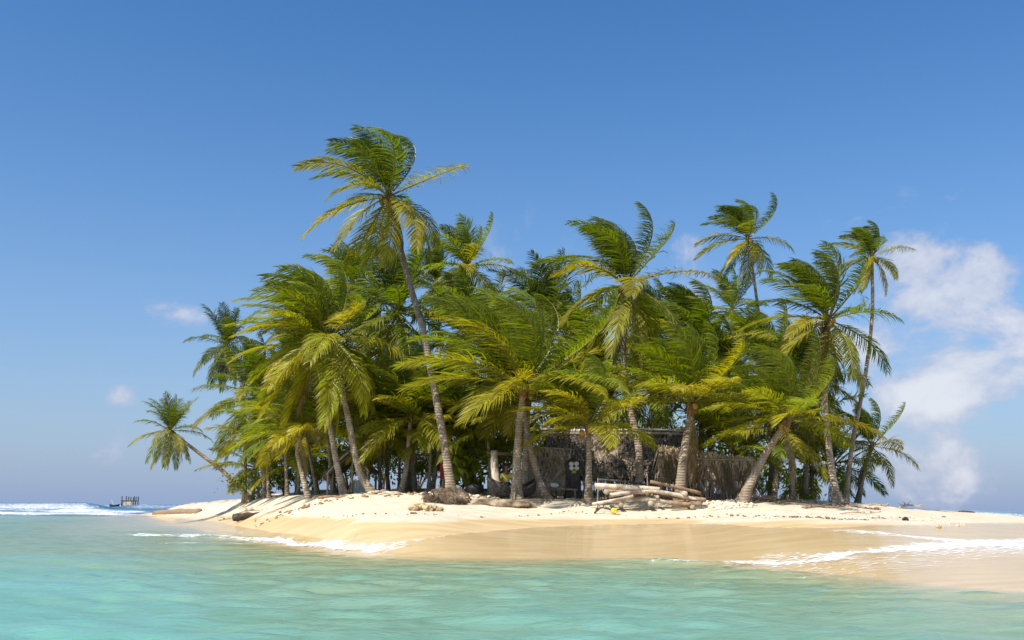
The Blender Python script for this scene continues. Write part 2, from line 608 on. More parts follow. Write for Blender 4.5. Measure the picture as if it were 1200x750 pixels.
bh = T.m('ADD', T.m('MULTIPLY', n2, .5), T.noise(v, 3.5, 5, .6))
b = T.n('ShaderNodeBump', {'Height': bh, 'Strength': bs, 'Distance': .05})
p = T.n('ShaderNodeBsdfPrincipled', {'Base Color': c, 'Roughness': rg, 'Specular IOR Level': T.rng(wa, 0, 1, .15, .35, 'LINEAR'), 'Normal': b.outputs[0]})
T.out(p.outputs[0])
sand = mesh('sand_island', np.stack([GX, GY, GZ], -1).reshape(-1, 3), quads, m, smooth=True,
            attrs={'wet': wet.ravel(), 'litter': litter.ravel()})
sand['kind'] = 'structure'

# ---- sea
yw = [3.0]
while yw[-1] < 240:
    yw.append(yw[-1] + max(.035, yw[-1] * .0058))
yw = np.array(yw + list(np.geomspace(yw[-1] * 1.02, 15000, 90)))
xw = np.concatenate([-np.geomspace(30, 15000, 75)[::-1], -np.geomspace(16, 29.6, 40)[::-1], np.arange(-15.85, 21, .13), np.geomspace(21, 60, 70), np.geomspace(61, 15000, 50)])
WX, WY = np.meshgrid(xw, yw)
WT = terrain(WX, WY, True)
wpx = np.clip(600 + FH * WX / WY, -400, 1500)
swash = line([(-400, 600), (150, 604), (200, 606), (260, 611), (300, 620), (350, 627), (420, 634), (480, 633), (540, 625.5), (640, 617), (700, 614.5), (800, 613.5), (900, 617), (960, 619), (1020, 616), (1100, 613.5), (1200, 612), (1500, 612)])
f_left = line([(-400, 620), (60, 624), (150, 626), (200, 628), (300, 632), (400, 637), (440, 638), (520, 633), (600, 633), (1500, 633)])
f_right = line([(-400, 655), (700, 650), (740, 655), (790, 660), (860, 660.5), (950, 650), (1040, 642), (1120, 637), (1200, 631), (1500, 620)])
f_band = line([(-400, 620), (960, 619), (1000, 623), (1100, 631), (1200, 639), (1500, 655)])

depth0 = -WT
rw = np.random.default_rng(21)
wave = np.zeros_like(WX)
for lam, amp, cnt in ((6.5, .016, 3), (3.4, .009, 4), (1.9, .0072, 6), (1.05, .0062, 8), (.62, .0054, 9), (.40, .0034, 8)):
    for k in range(cnt):
        th = R(90) + rw.normal(0, .62)
        kx, ky = math.cos(th) * 2 * math.pi / lam, math.sin(th) * 2 * math.pi / lam
        ph = kx * WX + ky * WY + rw.random() * 6.28 + 2.2 * fbm(WX * .16 + k * 7, WY * .16 + lam, 2)
        s = np.sin(ph)
        lim = sstep(lam * 140, lam * 60, WY)       # only where the mesh can carry it
        wave += amp * (s + .22 * np.cos(2 * ph)) * lim * (.5 + vnoise(WX * .3 + k, WY * .3 + lam))
att = sstep(-.02, .45, depth0)
wave *= .06 + .94 * att
far = sstep(60, 160, WY)
wave += far * .16 * np.sin(WY * .33 + 1.7 * fbm(WX * .02, WY * .02, 2) * 6) * (depth0 > .3) * sstep(700, 300, WY)
zw = wave.copy()

px = wpx
bn = fbm(WX * .7, WY * .7, 4)
bn2 = fbm(WX * .18 + 3, WY * .35, 3)
YF = f_left(px)
d = WY - YF + (bn - .5) * 2.4
m_l = sstep(120, 190, px) * sstep(520, 440, px)
foam = m_l * (np.exp(-(d / (.35 + .5 * sstep(250, 340, px))) ** 2) * .95 * (.25 + .55 * bn2 + .55 * fbm(px * .05, WY * .3, 3)) + .62 * np.exp(-((d + 2.6) / 2.2) ** 2) * sstep(.45, .7, bn2) + .5 * sstep(.1, -.4, d) * sstep(-3.0, -.3, d))
zw += m_l * .10 * np.exp(-((WY - YF) / .7) ** 2)
YR = f_right(px)
d = WY - YR + (bn - .5) * 2.0
m_r = sstep(715, 790, px)
reach = .5 + 6.5 * sstep(780, 1000, px)
foam += m_r * (.95 * (.15 + .5 * bn2 + .5 * fbm(px * .04 + 4, WY * .4, 3)) * np.exp(-(d / (.3 + .4 * sstep(820, 980, px))) ** 2) + (.46 * sstep(.05, -.25, d)) * sstep(-reach * 1.25, -reach * .25, d))
zw += m_r * .07 * np.exp(-((WY - YR) / .5) ** 2)
d = WY - f_band(px) + (bn - .5) * 1.3
foam += sstep(930, 1010, px) * (.66 * (.5 + bn2) * np.exp(-(d / .5) ** 2) + .34 * np.exp(-((d + 1.2) / 1.6) ** 2))
YS = swash(px) + (fbm(px * .02, px * 0 + 3.3, 3) - .5) * .8
d = WY - YS
foam += sstep(420, 520, px) * (.55 + .35 * vnoise(px * .05, 0 * px)) * np.exp(-(d / .14) ** 2)
foam += sstep(150, 200, px) * sstep(460, 380, px) * .40 * sstep(.52, .68, bn2) * sstep(2.0, -.5, d) * (WT > -.5)
# film of water running up the sand
film = WT + np.clip((YS - WY) * .010, -.07, .014) + .004 * (bn - .5) * sstep(0, 1, YS - WY)
zs = np.where(WY < YS, np.maximum(zw, film), film)
zs = np.where(WT < -.25, zw, zs)
behind = (WY > YS + 6.5)
zs = np.where(behind, np.where(WT < -.05, zw, np.minimum(zw, WT - .05)), zs)
# breakers on the reef beyond the island
def breaker(Y0, height, wid, x0, x1, seed, foamlen, amp_x=.03, sgn=1):
    global foam, zs
    yy = Y0 + (fbm(WX * amp_x + seed, WX * 0 + seed, 3) - .5) * Y0 * .10
    d = WY - yy
    mask = sstep(x0 - 6, x0, WX) * sstep(x1 + 6, x1, WX) * (.35 + .95 * fbm(WX * .05 + seed * 3, WX * 0, 3))
    prof = np.where(d < 0, np.exp(-(d / (wid * .45)) ** 2), np.exp(-(d / wid) ** 2))
    zs = zs + height * mask * prof * (WT < -.1)
    lace = .55 + .9 * fbm(WX * .35 + seed, WY * .35, 4)
    foam = foam + mask * 1.15 * (lace - .12) * (np.exp(-((d + foamlen * .35) / (foamlen * .55)) ** 2))


breaker(92, .34, 2.2, -120, -36, 3, 1.4)
breaker(104, .22, 2.0, -52, -33, 13, 1.6)
breaker(150, 1.45, 4.0, -190, -62, 5, 3.6)
breaker(124, .42, 3.0, -190, -44, 25, 2.0)
breaker(178, 1.45, 4.0, -66, -50, 8, 4.0)
breaker(215, .8, 5.0, -120, -70, 9, 4.0)
breaker(150, .85, 3.0, 50, 260, 7, 3.5)
breaker(95, .26, 2.0, 33, 120, 17, 2.0)
depth = np.clip(zs - WT, 0, 5)
depth = np.where(WY > 130, 3.0, depth)
deep = sstep(78, 94, WY + 10 * (fbm(WX * .03, WY * .03, 3) - .5))
deep = np.maximum(deep, sstep(38, 60, WX) * sstep(50, 70, WY))
wi = np.arange(len(xw) * len(yw)).reshape(len(yw), len(xw))
wq = np.stack([wi[:-1, :-1], wi[:-1, 1:], wi[1:, 1:], wi[1:, :-1]], -1).reshape(-1, 4)
# keep only faces that are not buried under the sand
vis = (zs > WT - .075)
keep = vis.ravel()[wq].any(1)
wq = wq[keep]
m, nt = new_mat('sea_water'); T = NT(nt)
tcn = T.n('ShaderNodeTexCoord'); v = tcn.outputs['Object']
da = T.n('ShaderNodeAttribute', attribute_name='depth').outputs['Fac']
ba = T.n('ShaderNodeAttribute', attribute_name='deep').outputs['Fac']
fa = T.n('ShaderNodeAttribute', attribute_name='foam').outputs['Fac']
# cloudy water: suspended sand makes it opaque within about a metre
n_t = T.noise(scaled(T, v, (.22, .6, 1)), 1.0, 5, .6)
dd = T.m('MULTIPLY', da, T.rng(n_t, .25, .75, .85, 1.18, 'LINEAR'))
opac = T.m('SUBTRACT', 1.0, T.m('POWER', 2.718, T.m('MULTIPLY', dd, -1.7)))
tint = T.mix(T.rng(dd, 0, .9, it='LINEAR'), (1, 1, 1), (.50, .88, .74))
tr = T.n('ShaderNodeBsdfTransparent', {'Color': tint})
turq = T.mix(T.rng(T.noise(scaled(T, v, (.10, .28, 1)), 1.0, 5, .6), .34, .66), (.140, .345, .282), (.170, .375, .335))
turq = T.mix(T.rng(dd, .25, 1.3), (.25, .39, .27), turq)
body = T.mix(ba, turq, (.03, .115, .205))
df = T.n('ShaderNodeBsdfDiffuse', {'Color': body})
inner = T.n('ShaderNodeMixShader', {0: opac, 1: tr.outputs[0], 2: df.outputs[0]})
bh = T.m('ADD', T.noise(scaled(T, v, (2.6, 7.0, 1)), 1.0, 4, .55, .4), T.m('MULTIPLY', T.noise(scaled(T, v, (10, 20, 1)), 1.0, 5, .65), .7))
bst = T.rng(da, .02, .35, .04, .6, 'LINEAR')
bp = T.n('ShaderNodeBump', {'Height': bh, 'Strength': bst, 'Distance': .05})
gl = T.n('ShaderNodeBsdfGlossy', {'Color': (1, 1, 1, 1), 'Roughness': .09, 'Normal': bp.outputs[0]})
fr = T.n('ShaderNodeFresnel', {'IOR': 1.33, 'Normal': bp.outputs[0]})
surf = T.n('ShaderNodeMixShader', {0: T.m('MULTIPLY', fr.outputs[0], T.rng(da, .01, .12, .55, .85, 'LINEAR')), 1: inner.outputs[0], 2: gl.outputs[0]})
fn = T.noise(scaled(T, v, (1.4, 2.2, 1)), 1.6, 10, .68, .5)
fn2 = T.n('ShaderNodeTexVoronoi', {'Vector': scaled(T, v, (2.2, 3.4, 1)), 'Scale': 1.6}, feature='DISTANCE_TO_EDGE').outputs['Distance']
lace = T.m('ADD', T.m('MULTIPLY', fn, .8), T.m('MULTIPLY', T.rng(fn2, 0.0, .28, .25, -.1, 'LINEAR'), 1.0))
fm = T.rng(T.m('ADD', T.m('MULTIPLY', fa, .85), T.m('MULTIPLY', T.m('SUBTRACT', lace, .5), T.rng(ba, 0, 1, 1.4, .7, 'LINEAR'))), .36, .98)
fm = T.m('MULTIPLY', fm, T.rng(fa, .04, .25))
fb = T.n('ShaderNodeBump', {'Height': fn, 'Strength': .6, 'Distance': .08})
fd = T.n('ShaderNodeBsdfDiffuse', {'Color': (.84, .85, .85, 1), 'Normal': fb.outputs[0]})
fin = T.n('ShaderNodeMixShader', {0: T.m('MULTIPLY', fm, .84), 1: surf.outputs[0], 2: fd.outputs[0]})
T.out(fin.outputs[0])
sea = mesh('sea_water', np.stack([WX, WY, zs], -1).reshape(-1, 3), wq, m, smooth=True,
           attrs={'depth': depth.ravel(), 'deep': deep.ravel(), 'foam': np.clip(foam, 0, 1.5).ravel()})
sea['kind'] = 'structure'

# ------------------------------------------------------------------ palms
WIND = np.array([-1.0, .10, .06])
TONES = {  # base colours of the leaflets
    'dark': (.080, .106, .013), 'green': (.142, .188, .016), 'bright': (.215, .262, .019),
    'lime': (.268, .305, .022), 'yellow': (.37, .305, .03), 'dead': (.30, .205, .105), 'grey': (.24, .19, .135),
}


def lerp(a, b, t):
    return tuple(x * (1 - t) + y * t for x, y in zip(a, b))


def frond_mesh(L, d0, droop, wind, rs, pairs=44, leaf_len=None, dead=False):
    """a pinnate leaf grown from the origin: a midrib bent by weight and wind with two rows of leaflets"""
    N = 13
    s = np.linspace(0, 1, N)
    d = np.array(d0, float); d /= np.linalg.norm(d)
    out = np.array([d[0], d[1], 0]); out /= np.linalg.norm(out) + 1e-6
    nrm = np.array([0, 0, 1.]) - d * d[2]
    if np.linalg.norm(nrm) < .25:
        nrm = -out + np.array([0, 0, .2])
    nrm /= np.linalg.norm(nrm)
    if d[2] > .75:
        nrm = -out - d * np.dot(-out, d); nrm /= np.linalg.norm(nrm) + 1e-6
    P = [np.zeros(3)]; D = [d.copy()]; NN = [nrm.copy()]
    ds = 1.0 / (N - 1)
    tw = rs.normal(0, .35)
    for i in range(1, N):
        u = s[i]
        f = np.array([0, 0, -1.]) * droop * (.2 + 1.7 * u) + WIND * wind * (.08 + 2.0 * u ** 1.4)
        f = f - d * np.dot(f, d)
        d = d + f * ds
        d /= np.linalg.norm(d)
        nrm = nrm - d * np.dot(nrm, d); nrm /= np.linalg.norm(nrm) + 1e-9
        sd = np.cross(d, nrm)
        nrm = nrm * math.cos(tw * ds) + sd * math.sin(tw * ds)
        P.append(P[-1] + d * L * ds); D.append(d.copy()); NN.append(nrm.copy())
    P = np.array(P); D = np.array(D); NN = np.array(NN)
    S = np.cross(D, NN)
    mb_v = []; quads = []; tris = []; tips = []; var = []
    # midrib: a triangular tapering bar
    rr = L * (.0105 * (1 - s) ** .8 + .0016)
    a = np.array([0, 2.1, 4.2]) + 1.57
    for i in range(N):
        mb_v.append(P[i] + (np.cos(a) * rr[i])[:, None] * S[i] + (np.sin(a) * rr[i])[:, None] * NN[i])
    V = np.concatenate(mb_v)
    tips.append(np.full(len(V), -1.0)); var.append(np.full(len(V), .5))
    for i in range(N - 1):
        for j in range(3):
            k = (j + 1) % 3
            quads.append([i * 3 + j, i * 3 + k, i * 3 + 3 + k, i * 3 + 3 + j])
    quads = np.array(quads)
    # leaflets
    n = int(pairs * 1.22)
    u = .13 + .87 * (np.arange(n) + .5) / n
    u = np.concatenate([u, u]) + rs.normal(0, .004, 2 * n)
    u = np.clip(u, .1, .999)
    sg = np.concatenate([np.ones(n), -np.ones(n)])
    ip = lambda A: np.stack([np.interp(u, s, A[:, k]) for k in range(3)], -1)
    p0 = ip(P); dd = ip(D); nn = ip(NN); ss = ip(S)
    ll = (leaf_len or .24 * L)
    prof = (.42 + .58 * np.clip((u - .1) / .25, 0, 1)) * (1 - .68 * np.clip((u - .45) / .55, 0, 1) ** 1.5)
    ln = ll * prof * (1 + rs.normal(0, .07, 2 * n))
    if dead:
        ln *= rs.uniform(.5, 1.0, 2 * n)
    fwd = .45 + .9 * u + rs.normal(0, .07, 2 * n)
    vee = .28 + rs.normal(0, .16, 2 * n)
    ld = ss * sg[:, None] + dd * fwd[:, None] + nn * vee[:, None]
    ld /= np.linalg.norm(ld, axis=1)[:, None]
    g = np.array([0, 0, -1.])
    hang = (droop * .34 + rs.uniform(.0, .22, 2 * n)) * (1.9 if dead else 1.0)
    lw = wind * .5 + rs.uniform(-.04, .08, 2 * n) * wind
    wd = dd - ld * np.sum(dd * ld, 1)[:, None]
    wd = wd + nn * rs.normal(0, .28, 2 * n)[:, None]
    wd /= np.linalg.norm(wd, axis=1)[:, None] + 1e-9
    w = L / n * .80 * (.75 + .25 * np.sin(u * 3.1)) * (.7 if dead else 1.0)
    K = 4
    rows = []
    p = p0.copy(); cur = ld.copy()
    wk = [.55, 1.0, .75, 0.0]
    for k in range(K):
        if k < K - 1:
            rows.append(p - wd * (w * wk[k] * .5)[:, None]); rows.append(p + wd * (w * wk[k] * .5)[:, None])
        else:
            rows.append(p)
        cur = cur + (g * hang[:, None] + WIND * lw[:, None]) * (.45 + .35 * k)
        cur /= np.linalg.norm(cur, axis=1)[:, None]
        p = p + cur * (ln / (K - 1))[:, None]
    n2 = 2 * n
    base = len(V)
    LV = np.concatenate(rows)
    i = np.arange(n2)
    q = [np.stack([base + (2 * k) * n2 + i, base + (2 * k + 1) * n2 + i, base + (2 * k + 3) * n2 + i, base + (2 * k + 2) * n2 + i], -1) for k in range(K - 2)]
    t = np.stack([base + (2 * K - 4) * n2 + i, base + (2 * K - 3) * n2 + i, base + (2 * K - 2) * n2 + i], -1)
    tv = [0, 0, .33, .33, .66, .66, 1.0]
    tips += [np.full(n2, x) for x in tv]
    vv = rs.random(n2)
    var += [vv] * len(tv)
    return np.concatenate([V, LV]), [np.concatenate([quads] + q), t], np.concatenate(tips), np.concatenate(var)


def trunk_mesh(pts, r0, r1, rs, flare=1.75):
    L = np.sum(np.linalg.norm(np.diff(np.array(pts), axis=0), axis=1))
    n = max(8, int(L / .17))
    c = spline(pts, n)
    u = np.linspace(0, 1, n)
    rad = r1 + (r0 - r1) * (1 - u) ** .9 + r0 * (flare - 1) * np.exp(-u * L / .42)
    rad = rad * (1 + .026 * np.where(np.arange(n) % 2, 1, -1) + rs.normal(0, .018, n))
    mb = MB()
    mb.tube(c, rad, 10, True, .05, int(rs.integers(1e6)))
    return mb, c


ico = None


def icosphere(sub=2):
    import bmesh
    bm = bmesh.new()
    bmesh.ops.create_icosphere(bm, subdivisions=sub, radius=1.0)
    v = np.array([x.co for x in bm.verts]); f = np.array([[q.index for q in x.verts] for x in bm.faces])
    bm.free()
    return v, f


IV2, IF2 = icosphere(2)
IV3, IF3 = icosphere(3)
nut_me = None


def palm(label, base, Y, mids, crown, Rpx, n=22, wind=1.0, tone='green', r=.15, dead=2, nuts=0, seed=0, yellow=.25,
         droop=1.0, dY=0.0, group=None, pairs=44, lean_az=None, flare=1.75, old='yellow', low=-38, cat='palm'):
    """base: column of the foot (stands on the sand there); mids / crown: pixels the trunk passes"""
    rs = np.random.default_rng(seed * 13 + 5)
    if group == GF:
        wind *= .6
        Rpx *= .92
    wind *= rs.uniform(.75, 1.1)
    droop *= rs.uniform(.85, 1.15)
    bx = (base - 600) * Y / FH
    bz = ground(bx, Y) - .12
    root = thing('palm_tree', label, cat, (bx, Y, bz), group=group)
    b0 = np.array([bx, Y, bz])
    cr = np.array(at(crown[0], crown[1], Y + dY))
    pts = [b0] + [np.array(at(p[0], p[1], Y + dY * (k + 1) / (len(mids) + 1))) for k, p in enumerate(mids)] + [cr]
    mb, c = trunk_mesh([p - b0 for p in pts], r, r * .62, rs, flare)
    mb.build('trunk', M['bark'], root, smooth=True)
    top = cr - b0
    ax = c[-1] - c[-2]; ax /= np.linalg.norm(ax)
    # fibrous sheath at the top of the trunk
    sh = MB()
    k = np.linspace(-1, 1, 7)
    sh.tube([top + ax * (.16 + t * .32) * (r / .15) for t in k], [r * .66, r * .82, r * 1.0, r * 1.1, r * 1.0, r * .8, r * .4], 9, True, .22, seed)
    sh.build('leaf_sheath', M['sheath'], root, smooth=True)
    L0 = Rpx * 1.22 * Y / FH
    org = top + ax * .25 * (r / .15)
    a0 = rs.uniform(0, 6.28)
    n = int(n * 1.2)
    for i in range(n):
        f = i / max(1, n - 1)                      # 0 youngest .. 1 oldest
        az = a0 + i * 2.39996 + rs.normal(0, .14)
        el = (87 - 42 * f / .45) if f < .45 else 45 + (low - 45) * (f - .45) / .55
        el = R(el + rs.normal(0, 6))
        L = L0 * (.84 + .20 * min(1, f * 2.6)) * rs.uniform(.88, 1.08) * (1 - .12 * max(0, f - .75) * 4 * .5)
        d0 = np.array([math.cos(az) * math.cos(el), math.sin(az) * math.cos(el), math.sin(el)])
        wd = wind * (.42 + 1.05 * max(0, math.sin(el))) * (1 + .9 * max(0, d0[0]) * (el > .2)) * rs.uniform(.8, 1.25)
        dr = droop * (.55 + .45 * f) * rs.uniform(.85, 1.2)
        v, fc, tip, var = frond_mesh(L, d0, dr, wd, rs, pairs, leaf_len=.285 * L0)
        o = mesh('frond', v, fc, M['frond'], root, org + d0 * r * .5, False, {'tip': tip, 'leaf_var': var})
        col = lerp(TONES['dark'], TONES[tone], min(1, .25 + f * 1.2) if tone != 'dark' else 1) if rs.random() < .8 else TONES[tone]
        if f > .55 and rs.random() < yellow * 2.2 * f:
            col = lerp(col, TONES[old], rs.uniform(.25, .85))
        k = rs.uniform(.85, 1.18)
        o.color = (col[0] * k, col[1] * k, col[2] * k, 1)
    for i in range(dead):
        az = rs.uniform(0, 6.28); el = R(rs.uniform(-80, -55))
        d0 = np.array([math.cos(az) * math.cos(el), math.sin(az) * math.cos(el), math.sin(el)])
        v, fc, tip, var = frond_mesh(L0 * rs.uniform(.55, .85), d0, 1.2, wind * .35, rs, max(20, pairs // 2), leaf_len=.2 * L0, dead=True)
        o = mesh('dead_frond', v, fc, M['frond'], root, org - ax * .25, False, {'tip': tip, 'leaf_var': var})
        col = TONES['dead'] if rs.random() < .7 else TONES['grey']
        o.color = (*col, 1)
    global nut_me
    for i in range(nuts):
        az = rs.uniform(0, 6.28)
        p = org + np.array([math.cos(az), math.sin(az), 0]) * (r * 1.5 + .05) + np.array([0, 0, rs.uniform(-.42, -.08)])
        if nut_me is None:
            o = mesh('coconut', IV2 * np.array([.105, .105, .135]), IF2, M['coconut'], root, p, True)
            nut_me = o.data
        else:
            o = bpy.data.objects.new('coconut', nut_me); o.parent = root; o.location = p; COL.objects.link(o)
        o.rotation_euler = (rs.uniform(-.5, .5), rs.uniform(-.5, .5), 0)
    return root


GF = 'palms of the island grove'
# --- the palms that stand out
palm('tallest palm, slender curved grey trunk rising far above all the other crowns', 532, 38.6,
     [(519, 510), (509, 455), (495, 385), (476, 318)], (457, 238), 92, 22, 1.1, 'green', .165, 1, 7, 1, .75, pairs=50, flare=1.9, low=-52, droop=.95)
palm('palm leaning far out left over the sea on a thin slanting trunk', 299, 57,
     [(262, 553), (232, 530)], (203, 508), 38, 24, .2, 'green', .13, 2, 3, 2, .3, low=-70, droop=1.25, flare=1.4)
palm('small-crowned palm highest at the far left of the grove, shaggy hanging skirt', 288, 58,
     [(287, 520), (283, 450)], (267, 410), 44, 24, .15, 'dark', .13, 5, 0, 3, .3, low=-80, droop=1.3)
palm('dark arching palm at the left edge of the grove above the leaning trunk', 313, 55,
     [(308, 540)], (304, 474), 68, 26, .35, 'green', .16, 3, 0, 4, .3, low=-62, droop=1.1, pairs=48)
palm('short yellow-fronded palm with pale twin-looking trunk left of the small hut', 364, 43.5,
     [(354, 556), (348, 528)], (352, 512), 70, 18, .8, 'lime', .11, 1, 0, 5, .5, low=-8, droop=.8)
palm('thin short palm just right of the pale yellow-fronded one', 374, 45,
     [(366, 548)], (358, 506), 66, 18, .9, 'bright', .09, 0, 0, 6, .4, low=-5, droop=.8)
palm('tall left palm whose trunk slants down in front of the small hut', 405, 41.5,
     [(393, 535), (383, 478)], (370, 418), 88, 24, .95, 'lime', .14, 2, 4, 7, .7, low=-48, pairs=48)
palm('bright yellow-green palm with curved trunk ending right of the small hut', 440, 41,
     [(420, 548), (408, 490), (398, 445)], (388, 402), 96, 26, 1.0, 'lime', .15, 2, 6, 8, .6, low=-46, pairs=50)
palm('big windswept palm in the middle with huge fronds and thick trunk', 607, 37.6,
     [(606, 540), (609, 495)], (613, 462), 122, 27, .9, 'bright', .175, 0, 5, 9, .45, low=-6, pairs=60, droop=.75)
palm('palm with thin trunk leaning left against the big central palm', 645, 38.2,
     [(631, 560), (621, 522)], (615, 478), 70, 11, .8, 'bright', .14, 0, 0, 10, .6, low=0)
palm('dark straight trunk palm standing directly behind the big central palm', 617, 40.5,
     [(616, 540)], (618, 480), 66, 12, .9, 'green', .17, 0, 0, 11, .3, low=5)
palm('tall windblown palm centre right, its trunk passing before the thatched hut', 750, 40.6,
     [(749, 530), (738, 476), (731, 420)], (733, 342), 92, 24, 1.0, 'green', .17, 3, 6, 12, .6, pairs=52, low=-62)
palm('short front palm with straight trunk left of the log pile', 691, 36.9,
     [(690, 555)], (690, 505), 78, 22, .75, 'bright', .14, 0, 2, 13, .5, low=-2, droop=.65)
palm('stout palm in front of the hut behind the right end of the log pile', 797, 38.5,
     [(801, 535), (806, 505)], (810, 482), 92, 24, .7, 'bright', .185, 1, 4, 14, .5, low=4, droop=.6, pairs=50, flare=1.5)
palm('leafy palm rising right behind the stout hut palm', 822, 46,
     [(822, 500)], (820, 415), 84, 23, .95, 'green', .16, 3, 0, 15, .4)
palm('tall thin bare-trunked palm against the sky, left of the two at right', 908, 52,
     [(900, 470), (893, 400), (884, 330)], (877, 284), 53, 20, 1.15, 'green', .11, 1, 3, 16, .7, low=-50)
palm('tallest slender palm at the right with long pale S-curved trunk', 992, 44,
     [(999, 520), (1014, 440), (1022, 370)], (1022, 305), 44, 20, 1.1, 'green', .11, 1, 3, 17, .8, low=-58, flare=2.2)
palm('broad windswept palm at right with dry hanging fronds under its crown', 984, 41.5,
     [(974, 545), (967, 480), (968, 430)], (970, 382), 83, 24, 1.15, 'green', .15, 5, 7, 18, .45, low=-64, pairs=50, flare=2.3)
palm('stout palm leaning right from the coral rubble beside the stick fence', 869, 37.4,
     [(884, 556), (900, 527)], (918, 500), 90, 22, .85, 'bright', .17, 1, 2, 19, .5, low=0, droop=.65, pairs=48)
palm('small curved dark-trunked palm at the right end of the grove', 1006, 47,
     [(1011, 560)], (1020, 528), 52, 16, .75, 'green', .12, 3, 0, 20, .7, low=-30)
palm('low bright palm with drooping yellow fronds left of the tallest trunk', 469, 42.5,
     [(476, 548)], (481, 492), 80, 20, .6, 'bright', .13, 1, 0, 21, .5, low=-28, droop=.85)
# --- the grove behind
palm('back palm peeping dark over the left shoulder of the yellow palms', 372, 56, [(360, 470)], (352, 384), 46, 20, .6, 'dark', .13, 2, 0, 31, .1, group=GF)
palm('back palm with ragged top just under the lower left of the tallest crown', 425, 54, [(420, 440)], (413, 338), 56, 20, 1.05, 'green', .13, 2, 0, 32, .3, group=GF)
palm('full palm with shaggy skirt directly left of the tallest trunk', 482, 46, [(474, 480), (468, 420)], (467, 372), 92, 26, 1.0, 'green', .15, 6, 2, 33, .4, low=-75, group=GF)
palm('rounded dark back palm right of the tallest trunk', 520, 57, [(516, 440)], (512, 338), 52, 20, .9, 'dark', .13, 2, 0, 34, .2, group=GF)
palm('back palm with fronds curling over between tallest and big central palm', 552, 53, [(548, 420)], (547, 318), 62, 22, 1.2, 'bright', .14, 2, 0, 35, .4, group=GF)
palm('back palm whose dark feathery frond stands against the sky beside the central palm', 650, 52, [(646, 450)], (640, 378), 78, 20, .55, 'dark', .14, 2, 0, 36, .2, group=GF)
palm('back palm filling the gap left of the centre-right tall trunk', 690, 49, [(688, 500)], (686, 428), 80, 22, .8, 'bright', .14, 3, 0, 37, .4, group=GF)
palm('back palm half hidden right of the centre-right tall trunk', 772, 50, [(772, 470)], (770, 402), 74, 22, .9, 'green', .14, 3, 0, 38, .3, group=GF)
palm('small back palm with thin trunk against the sky left of the bare-trunked one', 868, 55, [(868, 440)], (858, 366), 50, 18, 1.0, 'bright', .11, 2, 0, 39, .5, group=GF)
palm('leafy back palm under the tall bare trunk at right', 905, 47, [(905, 510)], (903, 445), 84, 22, .8, 'bright', .14, 3, 0, 40, .4, group=GF)
palm('back palm between the broad right palm and the leaning front palm', 945, 46, [(945, 520)], (944, 452), 76, 20, .8, 'green', .14, 4, 0, 41, .4, group=GF)
palm('back palm with green tuft behind the first two left trunks', 350, 55, [(348, 500)], (347, 445), 56, 22, .7, 'green', .13, 3, 0, 42, .4, group=GF)
palm('back palm crowding behind the right side of the yellow left palm', 430, 50, [(432, 470)], (432, 415), 80, 22, .9, 'green', .14, 4, 0, 43, .4, low=-60, group=GF)
palm('back palm filling between tallest trunk and big central crown', 555, 47, [(552, 460)], (550, 400), 84, 22, .9, 'green', .14, 3, 0, 44, .3, low=-50, group=GF)
palm('back palm above the stick fence', 862, 46, [(858, 500)], (852, 450), 80, 20, .8, 'green', .13, 2, 0, 45, .4, group=GF)
palm('back palm low between the hut roof and the stout hut palm', 765, 47.5, [(765, 510)], (764, 462), 76, 20, .7, 'bright', .13, 2, 0, 46, .4, group=GF)
palm('back palm just behind the roof ridge of the thatched hut', 715, 49, [(715, 520)], (714, 474), 80, 20, .7, 'bright', .13, 2, 0, 47, .4, group=GF)
palm('back palm with dense crown left of the tall centre-right palm', 668, 54, [(666, 460)], (664, 400), 66, 20, .8, 'green', .13, 2, 0, 48, .3, group=GF)
